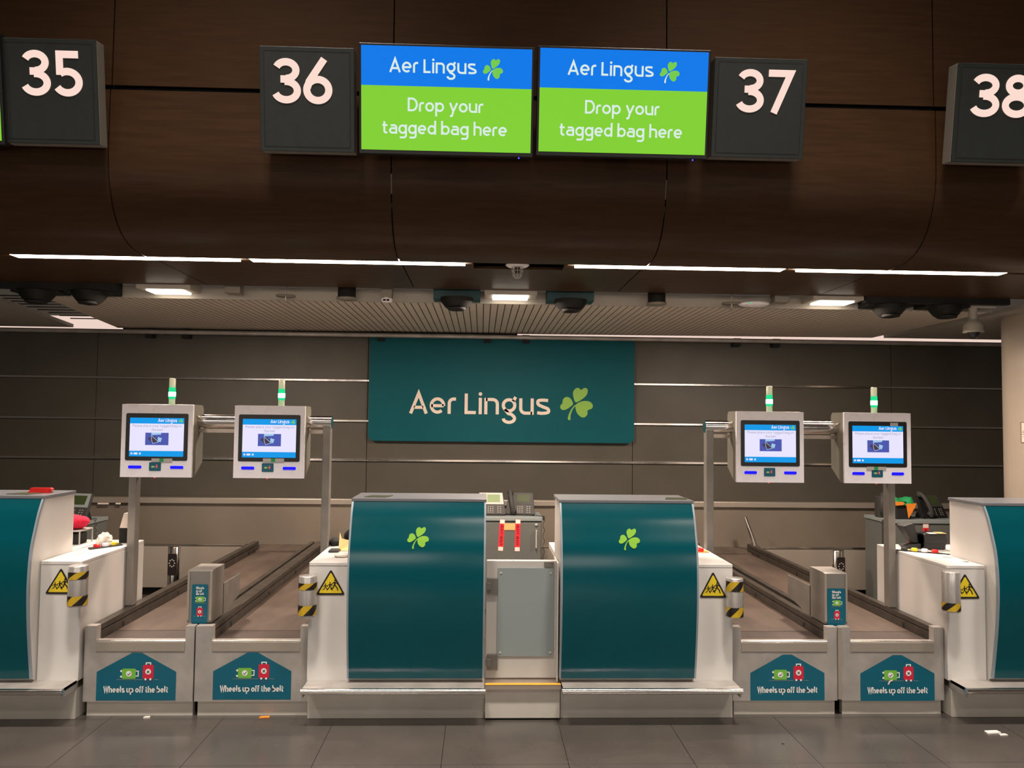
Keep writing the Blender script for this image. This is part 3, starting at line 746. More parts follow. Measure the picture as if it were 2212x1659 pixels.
# ================================================================ BAG DROP BELTS
def bag_icons(mb, fr, s, cx_, z_, stacked=False, off=.001):
    """green lying bag and red standing bag; s = icon size"""
    def green(u, v):
        mb.rrect(fr, u-.5*s, u+.5*s, v, v+.74*s, .08*s, off, gbag); mb.ribbon(fr, [(u+.5*s, v+.56*s), (u+.68*s, v+.56*s), (u+.68*s, v+.2*s), (u+.5*s, v+.2*s)], .07*s, off, pwhite)
        mb.disc(fr, u-.56*s, v+.16*s, .08*s, off, pwhite, 12); mb.disc(fr, u-.56*s, v+.56*s, .08*s, off, pwhite, 12)
        mb.disc(fr, u, v+.37*s, .21*s, off*2, pwhite, 18); mb.ribbon(fr, [(u-.1*s, v+.37*s), (u-.03*s, v+.28*s), (u+.12*s, v+.46*s)], .05*s, off*3, greyc)
    def red(u, v):
        mb.ribbon(fr, [(u-.16*s, v+1.0*s), (u-.16*s, v+1.16*s), (u+.16*s, v+1.16*s), (u+.16*s, v+1.0*s)], .08*s, off, pwhite)
        mb.rrect(fr, u-.39*s, u+.39*s, v, v+1.02*s, .1*s, off, rbag)
        mb.disc(fr, u-.18*s, v-.03*s, .08*s, off*2, pwhite, 12); mb.disc(fr, u+.18*s, v-.03*s, .08*s, off*2, pwhite, 12)
        mb.disc(fr, u, v+.52*s, .21*s, off*2, pwhite, 18)
        for sg in (1, -1): mb.ribbon(fr, [(u-.09*s, v+.52*s-.09*s*sg), (u+.09*s, v+.52*s+.09*s*sg)], .045*s, off*3, blk)
        for dx in (-.2, 0, .2): mb.ribbon(fr, [(u+dx*s, v-.13*s), (u+dx*1.3*s, v-.34*s)], .04*s, off, purple)
    if not stacked:
        green(cx_-.72*s, z_); red(cx_+.68*s, z_)
        mb.ribbon(fr, [(cx_-1.6*s, z_-.06*s), (cx_+.3*s, z_-.06*s)], .03*s, off, greyp); mb.ribbon(fr, [(cx_+1.06*s, z_-.06*s), (cx_+1.45*s, z_-.06*s)], .03*s, off, greyp)
    else:
        green(cx_, z_); mb.ribbon(fr, [(cx_-.8*s, z_-.1*s), (cx_+.75*s, z_-.1*s)], .04*s, off, greyp)
        red(cx_, z_-1.75*s); mb.ribbon(fr, [(cx_-.8*s, z_-1.8*s), (cx_-.4*s, z_-1.8*s)], .04*s, off, greyp); mb.ribbon(fr, [(cx_+.4*s, z_-1.8*s), (cx_+.75*s, z_-1.8*s)], .04*s, off, greyp)
def lane(x0, x1, n0, n1, wide_l, label):
    """x0..x1 module, n0..n1 notch / belt width"""
    t = thing('bag_drop_conveyor', label, 'conveyor', ((x0+x1)/2, .05, 0), 'bag drop belts')
    FY = .03
    pr = [(x0, .082), (x1, .082), (x1, .484), (n1, .484), (n1, .405), (n0, .405), (n0, .484), (x0, .484)]
    MB().prism(pr, 'y', FY, FY+.05, steel_d).build('front_panel', t, bevel=.002)
    MB().box(n0+.002, n1-.002, FY-.004, FY+.001, .350, .400, steel).build('cover_strip', t, bevel=.001)
    MB().tube([(n0+.002, FY+.008, .401), (n1-.002, FY+.008, .401)], .008, chrome, 12).build('roller_lip', t)
    MB().box(x0+.012, x1-.006, FY+.025, FY+.06, .0, .078, bright).build('kick_plate', t)
    MB().box(n0, n1, .285, 3.10, .385, .398, belt).build('belt', t)
    MB().box(n0, n1, FY+.012, .278, .385, .398, belt_d).build('belt_front', t)  # front end of the belt, drawn as a darker piece
    for k, (a, b) in enumerate(((x0+.003, n0), (n1, x1-.003))):
        mb = MB(); mb.box(a, b, FY+.05, 3.055, .30, .445, railm).box(a, b, 3.055, 3.24, .415, .445, railm).box(a+.004, b-.004, FY+.05, 3.24, .450, .478, railm).box(a+.01, b-.01, FY+.05, 3.235, .444, .452, blackm)
        inner = b if k == 0 else a
        sg = 1 if k == 0 else -1
        for yb in (.35, 1.2, 2.0, 2.9): mb.box(min(inner, inner+sg*.002), max(inner, inner+sg*.002), yb, yb+.02, .405, .43, blackm)
        mb.build('side_rail', t, bevel=.002)
    MB().box(x0+.02, x1-.02, .10, 3.05, .10, .37, blackm).build('frame', t)
    return t
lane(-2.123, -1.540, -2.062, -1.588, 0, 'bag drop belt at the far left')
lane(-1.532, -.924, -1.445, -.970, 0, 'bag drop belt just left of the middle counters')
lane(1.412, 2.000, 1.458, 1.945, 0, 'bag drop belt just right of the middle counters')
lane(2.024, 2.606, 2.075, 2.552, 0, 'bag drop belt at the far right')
o = MB().box(2.002, 2.022, .022, .06, .09, .484, steel).build('cover_strip', origin=(2.012, .04, .09)); tag(o, 'narrow pale steel strip between the two right bag drop belts', 'trim strip')
# house-shaped stickers
def house(xl, xr, yb, yt, label, ys=None):
    a = at(xl, yb, Y=.03); b = at(xr, yb, Y=.03); tp = at((xl+xr)/2, yt, Y=.03); W = b.x-a.x; h = tp.z-a.z
    fr = Frame((a.x, .0285, a.z)); mb = MB()
    mb.poly(fr, [(0, 0), (W, 0), (W, h*.60), (W*.56, h), (W*.44, h), (0, h*.60)], 0, sticker)
    bag_icons(mb, fr, .073, W*.53, h*.455)
    text(mb, fr, 'Wheels up off the belt', W*.095, W*.905, h*.165, .034, pwhite, xh=.7, w=.19, gap=.09)
    o = mb.build('belt_sticker', origin=(a.x+W/2, .03, a.z)); tag(o, label, 'sticker', 'house shaped stickers on the belt fronts')
    return fr, W, h
house(207, 379, 1513, 1410, 'teal house-shaped sticker on the far left belt front')
house(459, 628, 1511, 1409, 'teal house-shaped sticker on the belt front just left of the counters')
house(1621, 1781, 1513, 1414, 'clean teal house-shaped sticker on the belt front just right of the counters')
fr4, W4, h4 = house(1859, 2019, 1514, 1415, 'teal house-shaped sticker with a torn white scrap on it, far right belt front')
mb = MB(); mb.ribbon(fr4, [(W4*.43, h4*.46), (W4*.39, h4*.43), (W4*.37, h4*.36)], .008, .003, paper)
o = mb.build('paper_scrap', origin=fr4.p(W4*.4, h4*.4)); tag(o, 'torn white scrap stuck on the far right belt sticker', 'scrap')
# pylons between the belts
def pylon(x0, x1, label, stick, plate, sg):
    t = thing('belt_pylon', label, 'pylon', ((x0+x1)/2, .18, .47), 'steel pylons between the belts')
    z1 = .768
    MB().prism([(.10, .484), (.10, z1), (.125, z1+.004), (.31, z1+.004), (.31, .484)], 'x', x0, x1, frame_s).build('body', t, bevel=.002)
    MB().box(x0-.001, x0+.010, .094, .101, .50, z1, steel).box(x1-.010, x1+.001, .094, .101, .50, z1, steel).build('edge_strip', t)
    xi = (x1-.004, x1) if sg > 0 else (x0, x0+.004)
    MB().prism([(.30, .484), (.30, .66), (plate[1], .66), (plate[1], .535), (.36, .484)], 'x', xi[0], xi[1], frame_s).build('side_plate', t)
    a = at(stick[0], stick[2], Y=.1); b = at(stick[1], stick[3], Y=.1)
    fr = Frame((a.x, .0965, a.z)); W = b.x-a.x; h = b.z-a.z; mb = MB()
    mb.rrect(fr, 0, W, 0, h, .008, 0, sticker)
    for i, s_ in enumerate(('Wheels', 'up off', 'the belt')):
        text(mb, fr, s_, W*.26, W*(.26+(.50, .38, .50)[i]), h*(.875-.075*i), .014, pwhite, xh=.7, w=.2, gap=.13)
    bag_icons(mb, fr, .042, W*.53, h*.54, True)
    o = mb.build('pylon_sticker', origin=(a.x+W/2, .0965, a.z)); tag(o, label.replace('steel pylon', 'tall teal sticker on the pylon'), 'sticker', 'tall teal stickers on the pylons')
pylon(-1.607, -1.476, 'steel pylon between the two left belts', (413, 450, 1346, 1262), (0, .62), 1)
pylon(1.962, 2.090, 'steel pylon between the two right belts', (1787, 1825, 1352, 1271), (0, .66), -1)

# ================================================================ PORTAL FRAMES
def portal(xa, xb, label):
    t = thing('kiosk_frame', label, 'frame', ((xa+xb)/2, .57, .0), 'steel frames carrying the screens')
    for x in (xa, xb):
        MB().box(x, x+.046, .535, .60, .48, 1.585, frame_s).build('post', t, bevel=.003)
    MB().tube([(xa-.004, .568, 1.597), (xb+.05, .568, 1.597)], .040, chrome, 32).build('crossbar', t)
    MB().box(xa+.05, xb-.0, .56, .585, 1.525, 1.548, brownst).build('cable_tray', t)
    return t
portal(-2.133, -.972, 'steel portal frame over the two left belts')
portal(1.406, 2.557, 'steel portal frame over the two right belts')

# ================================================================ KIOSK HEADS
def kiosk(x0, label):
    W, z0, z1, yf, dp = .418, 1.258, 1.693, .45, .185
    t = thing('bag_drop_kiosk', label, 'kiosk', (x0+W/2, .52, z0), 'bag drop screens on the frames')
    side = [(yf, z0), (yf, z1-.012), (yf+.012, z1), (yf+dp-.03, z1)]+[(yf+dp-.03+.03*math.sin(R(a)), z1-.03+.03*math.cos(R(a))) for a in (30, 60, 90)]+[(yf+dp, z0+.085), (yf+.05, z0)]
    MB().prism(side[::-1], 'x', x0+.006, x0+W-.006, mat_side).build('casing', t, bevel=.004)
    mb = MB(); fr = Frame((x0, yf, z0))
    mb.prism([(x0, z0), (x0+W, z0), (x0+W, z1-.002), (x0, z1-.002)], 'y', yf-.018, yf, whitep)
    mb.build('front_cover', t, bevel=.006)
    fr = Frame((x0, yf-.018, z0)); H = z1-z0
    mb = MB(); mb.rrect(fr, .026, W-.026, H*.228, H*.873, .010, .0015, black); mb.build('bezel', t)
    su0, su1, sv0, sv1 = .050, W-.050, H*.283, H*.812
    mb = MB(); hh = sv1-sv0
    mb.rect(fr, su0, su1, sv0+hh*.145, sv0+hh*.85, .0025, kwhite)
    mb.rect(fr, su0, su1, sv0+hh*.85, sv1, .0025, kblue); mb.rect(fr, su0, su1, sv0, sv0+hh*.145, .0025, kblue)
    sw = su1-su0
    text(mb, fr, 'Aer Lin\x01us', su0+sw*.52, su0+sw*.87, sv0+hh*.895, .019, kwhite, xh=.8, w=.2, gap=.12, off=.0032)
    shamrock(mb, fr, su0+sw*.895, su0+sw*.98, sv0+hh*.87, sv0+hh*.98, tleaf, .0032)
    text(mb, fr, 'Please place your tagged bag on', su0+sw*.05, su0+sw*.96, sv0+hh*.765, .0145, kgrey, xh=.7, w=.12, gap=.13, off=.0032)
    text(mb, fr, 'the belt', su0+sw*.40, su0+sw*.61, sv0+hh*.66, .0145, kgrey, xh=.7, w=.12, gap=.13, off=.0032)
    i0, i1, j0, j1 = su0+sw*.29, su0+sw*.72, sv0+hh*.295, sv0+hh*.615
    mb.rect(fr, i0, i1, j0, j1, .0032, kpic)
    iu = lambda f: i0+(i1-i0)*f
    jv = lambda f: j0+(j1-j0)*f
    mb.poly(fr, [(iu(.10), jv(.55)), (iu(.33), jv(.10)), (iu(.62), jv(.32)), (iu(.36), jv(.78))], .0037, kpic3)
    mb.poly(fr, [(iu(.52), jv(.35)), (iu(.66), jv(.24)), (iu(.72), jv(.56)), (iu(.55), jv(.66))], .0037, kpic2)
    mb.ribbon(fr, [(iu(.27), jv(.97)), (iu(.27), jv(.40)), (iu(.34), jv(.12)), (iu(.6), jv(.28))], .003, .0042, kpic2)
    mb.ribbon(fr, [(iu(.3), jv(.72)), (iu(.57), jv(.27))], .003, .0042, kpic2)
    mb.poly(fr, [(iu(.26), jv(.80)), (iu(.68), jv(.86)), (iu(.68), jv(1)), (iu(.26), jv(1))], .0042, kpic2)
    for uu in (.045, .20): mb.disc(fr, su0+sw*uu, sv0+hh*.075, .006, .0032, kwhite, 14)
    mb.rect(fr, su0+sw*.085, su0+sw*.155, sv0+hh*.05, sv0+hh*.10, .0032, kwhite)
    mb.build('screen', t, label='glowing white and blue touch screen')
    for u0 in (.047, W-.047-.078):
        m3 = MB(); m3.rrect(fr, u0, u0+.078, H*.118, H*.158, .007, .003, led); m3.build('reader_light', t, label='bright blue slot light')
    m3 = MB(); m3.rrect(fr, W/2-.040, W/2+.030, H*.088, H*.205, .005, .002, sticker)
    bag_icons(m3, fr, .016, W/2-.005, H*.13, off=.0025); m3.build('instruction_sticker', t)
    MB().ell((x0+W*.48, yf-.012, z0-.002), (.005, .004, .003), redled, 8, 6).build('red_light', t)
    for sx in (x0-.002, x0+W+.002):
        mb = MB().tube([(sx-.008, yf+.06, z1-.075), (sx+.008, yf+.06, z1-.075)], .006, chrome, 10); mb.ell((sx, yf+.06, z1-.068), (.008, .008, .006), chrome, 10, 6); mb.build('lock_knob', t)
    # stack light
    bx, by = x0+W*.59, yf+.10
    MB().lathe((bx, by, z1), [(.019, 0), (.019, .035)], bclear, 20).build('beacon_base', t)
    MB().lathe((bx, by, z1), [(.020, .035), (.020, .105)], bgreen, 20).lathe((bx, by, z1), [(.0208, .050), (.0208, .078)], bhot, 20).build('beacon_lens', t, label='glowing green lens')
    MB().lathe((bx, by, z1), [(.019, .105), (.019, .158), (.015, .162), (0, .162)], bclear, 20).build('beacon_cap', t)
    pl = bpy.data.lights.new('beacon_glow', 'POINT'); pl.energy = .9; pl.color = (.05, 1, .4); pl.shadow_soft_size = .02
    return t
mat_side = mat('kiosk_side_grey', (.20, .19, .16, 1), .4, noise=.06, nscale=10, rvar=.05)
K = kiosk(-2.142, 'white bag drop screen, leftmost of the four')
X1 = -2.142
for nx, l in ((-1.478, 'white bag drop screen, second from the left'), (1.563, 'white bag drop screen, third from the left'), (2.234, 'white bag drop screen with a small tag at its top right corner')):
    copy_tree(K, (nx-X1, 0, 0), l)
def strip(px, py, pw, ph, mats, label, kname='label_strip'):
    a = at(px-pw/2, py+ph/2, Y=.43); b = at(px+pw/2, py-ph/2, Y=.43); fr = Frame((a.x, .4275, a.z)); mb = MB(); W = b.x-a.x
    mb.rect(fr, 0, W, 0, b.z-a.z, .0, silver)
    if mats: mb.rect(fr, W*.38, W*.58, 0, b.z-a.z, .0006, greenc)
    o = mb.build(kname, origin=(a.x+W/2, .4275, a.z)); tag(o, label, 'label')
strip(350, 994, 45, 7, True, 'small label strip under the leftmost kiosk screen')
strip(591, 994, 46, 7, True, 'small label strip under the second kiosk screen from the left')
strip(1893, 1012, 42, 7, True, 'small label strip under the rightmost kiosk screen')
strip(1931, 917, 17, 7, False, 'tiny white tag at the top right of the rightmost kiosk screen')

# ================================================================ COLLECTOR BELT along the back wall
t = thing('collector_conveyor', 'long steel collector belt with a tall splash plate along the back wall', 'conveyor', (0, 3.3, 0))
MB().box(-8, 8.5, 3.10, 3.50, .395, .41, belt).build('belt', t)
mb = MB()
for a, b in ((-8, -2.14), (-.91, 1.40), (2.62, 8.5)): mb.box(a, b, 3.07, 3.10, .08, .468, steel).box(a, b, 3.06, 3.105, .462, .474, chrome)
mb.build('front_plate', t)
MB().box(-8, 8.5, 3.50, 3.515, .41, .80, mat('splash_steel', (.33, .285, .23, 1), .34, .45, noise=.22, nscale=1.3, rvar=.08)).build('splash_plate', t)
MB().box(-8, 8.5, 3.46, 3.57, .80, .852, steel).build('ledge', t, bevel=.004)
mb = MB()
for x0, x1 in ((-1.30, -1.06),): mb.add([(x0, 2.90, .4), (x1, 2.90, .4), (x1+.02, 3.42, .412), (x0+.02, 3.42, .412)], [(0, 1, 2, 3)], steel)
mb.build('transfer_plate', t)
MB().box(-8, 8.5, 3.12, 3.48, .0, .38, blackm).build('frame', t)
p0 = at(1633, 1184, Y=3.18); p1 = at(1609, 1117, Y=3.22)
o = MB().tube([p0, p1], .022, chrome, 14, r1=.018).build('steel_bar', origin=p0); tag(o, 'slanting round steel bar at the rear of the far right belt', 'bar')
# white clutter on the ledge
for px, wd in ((211, 23), (250, 10)):
    a = at(px, 1088, Y=3.455); o = MB().box(a.x, a.x+wd*.0045, 3.452, 3.458, a.z-.006, a.z+.008, paper).build('label_strip', origin=a)
    tag(o, 'long white strip on the rear ledge beside the left phone' if wd > 20 else 'short white strip on the rear ledge beside the left post', 'label')
# keypad bollards
def bollard(px0, px1, pt, label):
    Y = 2.72; a = at(px0, pt, Y=Y); b = at(px1, pt, Y=Y); r = (b.x-a.x)/2; cx_ = (a.x+b.x)/2; z1 = a.z
    t = thing('keypad_bollard', label, 'bollard', (cx_, Y, 0), 'steel bollards with black keypads')
    MB().lathe((cx_, Y, 0), [(r, 0), (r, z1-.004), (r*.95, z1), (0, z1)], chrome, 30).build('body', t)
    fr = Frame((cx_+.005, Y-r-.004, z1-.24)); mb = MB(); mb.rrect(fr, -.036, .036, 0, .15+.035, .008, .004, blk)
    mb.box(cx_-.028, cx_+.038, Y-r-.007, Y-r*.6, z1-.235, z1-.06, blk)
    for k in range(8): mb.disc(fr, .022*math.cos(k*PI/4), .105+.030*math.sin(k*PI/4), .006, .006, silver, 10)
    mb.build('keypad', t)
bollard(364, 390, 1180, 'steel bollard with a black keypad behind the leftmost belt')
bollard(1796, 1822, 1188, 'steel bollard with a black keypad behind the right pylon')

# ================================================================ CABINETS
def cabinet(x0, x1, zt, label, y0=2.5, y1=2.93):
    t = thing('low_cabinet', label, 'cabinet', ((x0+x1)/2, (y0+y1)/2, 0), 'grey cabinets behind the counters')
    MB().box(x0, x1, y0, y1, .0, zt-.035, greyc).build('body', t, bevel=.003)
    MB().box(x0-.008, x1+.008, y0-.012, y1+.005, zt-.030, zt, greyp).build('top', t, bevel=.003)
    MB().box(x0+.006, x1-.006, y0-.014, y0-.001, .02, zt-.045, greyc).build('door', t, bevel=.002)
    return t
zt = at(1100, 1120, Y=2.5).z+.01
xr_ = at(1170, 1150, Y=2.5).x
cab = cabinet(-.25, xr_, zt, 'grey cabinet with red tags behind the swing gate')
dr = [c for c in cab.children if c.name.startswith('door')][0]
hx = at(1158.5, 1145, Y=2.48)
MB().box(hx.x-.006, hx.x+.006, 2.462, 2.486, at(0+1158, 1184, Y=2.48).z, hx.z, silver).build('handle', dr, bevel=.003)
MB().lathe((hx.x, 2.484, at(1158, 1134, Y=2.48).z), [(0, -.008), (.012, -.006), (.013, 0)], silver, 16, axis='y').build('lock', dr)
xl_ = at(180, 1150, Y=2.5).x
cabinet(xl_-.8, xl_, at(170, 1128, Y=2.5).z, 'grey cabinet behind the left edge counter, phone on top')
xq = at(1919, 1150, Y=2.5).x
cabinet(xq, xq+.8, at(1980, 1126, Y=2.5).z+.01, 'grey cabinet behind the right edge counter, cloths and phone on top')
def heavy(px, pt, pb, label, lean=0, wpx=12, Y=2.485, word=True):
    a = at(px-wpx/2, pb, Y=Y); b = at(px+wpx/2, pt, Y=Y); cxx = (a.x+b.x)/2; W = b.x-a.x; H = b.z-a.z
    U = Vector((math.cos(lean), 0, -math.sin(lean))); V = Vector((math.sin(lean), 0, math.cos(lean)))
    fr = Frame(Vector((cxx, Y-.001, a.z)), U, V); mb = MB()
    mb.rect(fr, -W/2, W/2, 0, H, 0, redtag); mb.rect(fr, -W*.46, W*.46, H*.005, H*.13, .0006, paper); mb.rect(fr, -W*.46, W*.46, H*.87, H*.995, .0006, paper)
    f2 = Frame(fr.p(0, 0), -fr.V, fr.U)
    for c in (.18, .53):
        text(mb, f2, 'HEAVY', -H*(c+.30), -H*c, -W*.24, W*.48, blk, w=.16, gap=.12, off=.0008)
    o = mb.build('heavy_tag', origin=fr.p(0, 0)); tag(o, label, 'luggage tag', 'red HEAVY luggage tags')
heavy(1081.5, 1122, 1190, 'left red HEAVY tag on the cabinet behind the gate', lean=R(3))
heavy(1117.5, 1122, 1191, 'right red HEAVY tag on the cabinet behind the gate', lean=R(1))
heavy(1966.5, 1132, 1196, 'left red HEAVY tag on the cabinet by the right post')
heavy(2000, 1132, 1196, 'right red HEAVY tag, mostly hidden behind the black card reader')
a = at(1089, 1145, Y=2.483); b = at(1113, 1130.5, Y=2.483); o = MB().box(a.x, b.x, 2.4815, 2.4835, a.z, b.z, kraft).build('paper_note', origin=(a.x, 2.483, a.z)); tag(o, 'pale yellow note between the two red tags behind the gate', 'note')

# ================================================================ PHONES
def rotpt(p, c, a):
    x, y = p[0]-c[0], p[1]-c[1]; return Vector((c[0]+x*math.cos(a)-y*math.sin(a), c[1]+x*math.sin(a)+y*math.cos(a), p[2]))
def phone(cx_, cy_, z0, rot, label, face=darkp, top=silver, disp=lcd, handset=True, cord=None, sc=1.0, wide=.235):
    t = thing('desk_phone', label, 'telephone', (cx_, cy_, z0), 'desk phones on the grey cabinets')
    A = R(62); Hh = .205*sc; W = wide*sc
    V = Vector((0, math.cos(A), math.sin(A))); U = Vector((1, 0, 0))
    O = Vector((cx_-W/2, cy_-.05, z0+.012)); fr = Frame(O, U, V)
    def fin(mb, name, par=t, **k):
        for i in range(len(mb.v)): mb.v[i] = rotpt(mb.v[i], (cx_, cy_), rot)
        return mb.build(name, par, **k)
    mb = MB(); P = [fr.p(-.012, 0, 0), fr.p(W+.012, 0, 0), fr.p(W+.012, .0, -.03), fr.p(-.012, 0, -.03), fr.p(.01, Hh, 0), fr.p(W-.01, Hh, 0), fr.p(W-.01, Hh, -.025), fr.p(.01, Hh, -.025)]
    mb.hexa(P, face); fin(mb, 'body', bevel=.004)
    mb = MB(); mb.poly(fr, [(.055*sc if handset else .01, Hh*.46), (W-.004, Hh*.46), (W-.018, Hh*.985), (.055*sc if handset else .015, Hh*.985)], .0015, top); fin(mb, 'upper_panel')
    mb = MB(); mb.rect(fr, W*.36, W*.84, Hh*.56, Hh*.90, .003, disp); fin(mb, 'display')
    mb = MB()
    for i in range(3):
        for j in range(4): mb.rect(fr, W*.38+i*.020*sc, W*.38+i*.020*sc+.011*sc, Hh*(.08+j*.085), Hh*(.08+j*.085)+.007*sc, .003, keym)
    for i in range(2):
        for j in range(4): mb.rect(fr, W*.74+i*.022*sc, W*.74+i*.022*sc+.011*sc, Hh*(.08+j*.085), Hh*(.08+j*.085)+.007*sc, .003, keym)
    fin(mb, 'keypad')
    mb = MB(); mb.hexa([Vector(p) for p in ((cx_-W*.45, cy_-.05, z0), (cx_+W*.45, cy_-.05, z0), (cx_+W*.4, cy_+.09, z0), (cx_-W*.4, cy_+.09, z0), (cx_-W*.45, cy_-.045, z0+.012), (cx_+W*.45, cy_-.045, z0+.012), (cx_+W*.35, cy_+.06, z0+.10), (cx_-W*.35, cy_+.06, z0+.10))], blackm); fin(mb, 'stand')
    if handset:
        pts = [fr.p(u, Hh*v, n) for u, v, n in ((.062, .03, .014), (.058, .12, .036), (.050, .32, .052), (.040, .57, .056), (.030, .82, .050), (.024, .97, .034), (.022, 1.04, .014))]
        mb = MB(); mb.tube(cr(pts, 3, False), .019*sc, darkp, 12); mb.ell(fr.p(.060, Hh*.12, .022), (.030, .028, .026), darkp); mb.ell(fr.p(.025, Hh*.95, .022), (.028, .026, .024), darkp)
        fin(mb, 'handset')
    if cord:
        mb = MB(); pts = []; n = len(cord)-1; N = 42*n
        for i in range(N+1):
            f = i/N*n; k = min(int(f), n-1); p = Vector(cord[k]).lerp(Vector(cord[k+1]), f-k)
            a_ = i/42*2*PI*7
            pts.append(p+Vector((.008*math.cos(a_), .008*math.sin(a_), 0)))
        mb.tube(pts, .0022, blk, 5); mb.build('cord', t)
    return t
zc = zt
pA = at(1070, 1112, Y=2.66)
phone(pA.x-.04, 2.66, zc, 0, 'desk phone with a pale screen beside the gate counter', disp=lcd, handset=False)
pB = at(1124, 1112, Y=2.68)
e0 = at(1152, 1106, Y=2.60); e1 = at(1172, 1112, Y=2.47); e2 = at(1172, 1210, Y=2.47)
phone(pB.x, 2.68, zc, R(-8), 'desk phone with its handset on, right one on the gate cabinet', top=darkp, disp=lcdd, handset=True, cord=[(e0.x, 2.60, zc+.012), (xr_+.014, 2.49, zc+.012), (xr_+.016, 2.478, zc-.02), (xr_+.016, 2.478, .15)])
pC = at(166, 1120, Y=2.66)
zL = at(170, 1128, Y=2.5).z
phone(pC.x-.02, 2.64, zL, R(-14), 'grey desk phone on the left edge cabinet', face=darkp, top=greyp, disp=lcdd, handset=False, sc=1.18, cord=[(pC.x+.13, 2.60, zL+.012), (xl_+.016, 2.68, zL+.01), (xl_+.018, 2.68, zL-.33)])
pD = at(2015, 1122, Y=2.66); zR = at(1980, 1126, Y=2.5).z+.01
phone(pD.x, 2.68, zR, R(14), 'black desk phone on the right edge cabinet beside orange cloth', face=black, top=darkp, disp=lcdd, handset=True, sc=1.05)
# a handset standing at the rear left of the right cabinet
h0 = at(1901, 1117, Y=2.72)
t = thing('telephone_handset', 'dark handset standing beside the right post with a hanging cord', 'telephone', (xq+.04, 2.72, zR))
hx_ = xq+.04
MB().tube(cr([(hx_+.02, 2.70, zR+.016), (hx_-.01, 2.66, zR+.06), (hx_-.015, 2.65, zR+.11), (hx_-.01, 2.66, zR+.16), (hx_+.02, 2.70, zR+.205)], 3, False), .026, darkp, 12).build('grip', t)
MB().box(hx_-.035, hx_+.06, 2.68, 2.76, zR, zR+.19, darkp).build('cradle', t, bevel=.008)
pts = [(xq-.016+.010*math.cos(i*.9), 2.56+.010*math.sin(i*.9), zR-.005-i*.0022) for i in range(150)]
MB().tube(pts, .0028, blk, 5).build('cord', t)
# cloths on the right cabinet
c0 = at(1936, 1118, Y=2.60)
t = thing('cloth_bundle', 'black bag with folded green and orange cloths by the right post', 'cloths', (c0.x+.03, 2.62, zR))
bx = c0.x-.02
MB().hexa([Vector(p) for p in ((bx, 2.56, zR), (bx+.14, 2.56, zR), (bx+.15, 2.70, zR), (bx, 2.70, zR), (bx+.01, 2.57, zR+.155), (bx+.12, 2.57, zR+.15), (bx+.12, 2.68, zR+.16), (bx+.01, 2.68, zR+.16))], blackm).build('bag', t, bevel=.01)
mb = MB(); n = 8; vs = []
for i in range(n+1):
    for j in range(4):
        u = i/n; vs.append((bx-.01+u*.165, 2.55+j*.045, zR+.165+.018*math.sin(u*7+j)+(-.03 if j == 0 else .012)-.02*u*(j == 3)))
mb.add(vs, [(i*4+j, i*4+4+j, i*4+5+j, i*4+1+j) for i in range(n) for j in range(3)], greenc, True)
g_ = mb.build('green_cloth', t); sm = g_.modifiers.new('solid', 'SOLIDIFY'); sm.thickness = .008
mb = MB(); mb.prism([(bx+.085, zR+.135), (bx+.175, zR+.14), (bx+.16, zR+.105), (bx+.105, zR+.01)], 'y', 2.545, 2.553, orange); mb.prism([(bx-.01, zR+.12), (bx+.06, zR+.125), (bx+.065, zR+.15), (bx-.01, zR+.155)], 'y', 2.545, 2.553, orange)
mb.build('orange_cloth', t)

# ================================================================ CLUTTER ON THE COUNTERS
def single(mb, name, origin, label, cat, bevel=0, group=None):
    o = mb.build(name, origin=origin, bevel=bevel); tag(o, label, cat, group); return o
# red stapler on the left counter top
p = at(87, 1065, Y=.17)
t = thing('stapler', 'red stapler lying on the left edge counter', 'stapler', (p.x, .17, 1.184))
MB().box(p.x-.062, p.x+.062, .155, .19, 1.184, 1.192, redp).build('base', t, bevel=.002)
MB().prism([(p.x-.055, 1.193), (p.x+.05, 1.193), (p.x+.068, 1.202), (p.x+.06, 1.212), (p.x-.05, 1.212)], 'y', .158, .187, redp).build('arm', t, bevel=.003)
# left wing
ZW = .836
def on(px, py, z=ZW): return at(px, py, Z=z)
# desk behind the left counter carries a rack and a fleece
r0 = at(150, 1190, Y=.62); r1 = at(182, 1160, Y=.62)
t = thing('wire_rack', 'small steel rack holding dark boxes on the left wing', 'rack', (r1.x-.08, .64, ZW))
mb = MB()
for x in (r1.x-.16, r1.x-.004):
    for y in (.56, .72): mb.box(x, x+.006, y, y+.006, ZW, .915, silver)
mb.box(r1.x-.16, r1.x+.002, .56, .726, .915, .922, silver); mb.build('shelf_frame', t)
MB().box(r1.x-.15, r1.x-.02, .575, .70, ZW, .900, blackm).build('dark_box', t, bevel=.004)
fl = MB().ell((r1.x-.075, .64, .965), (.088, .07, .045), redc, 28, 16, fn=lambda d: 1+.05*math.sin(7*d.x+3*d.z)+.03*math.sin(11*d.y+5*d.x))
single(fl, 'fleece_roll', (r1.x-.075, .64, .922), 'rolled bright red fleece on the steel rack', 'fleece')
q = on(215, 1180); mb = MB()
rnd = random.Random(3)
ph = [rnd.uniform(0, 6) for _ in range(6)]
mb.ell((q.x, q.y+.06, ZW+.034), (.042, .035, .038), paper, 14, 9, fn=lambda d: 1+.22*math.sin(9*d.x+ph[0])*math.cos(8*d.z+ph[1])+.16*math.sin(13*d.y+ph[2]+4*d.z))
o = single(mb, 'crumpled_paper', (q.x, q.y+.06, ZW), 'crumpled white paper ball on the left wing', 'paper')
for f in o.data.polygons: f.use_smooth = False
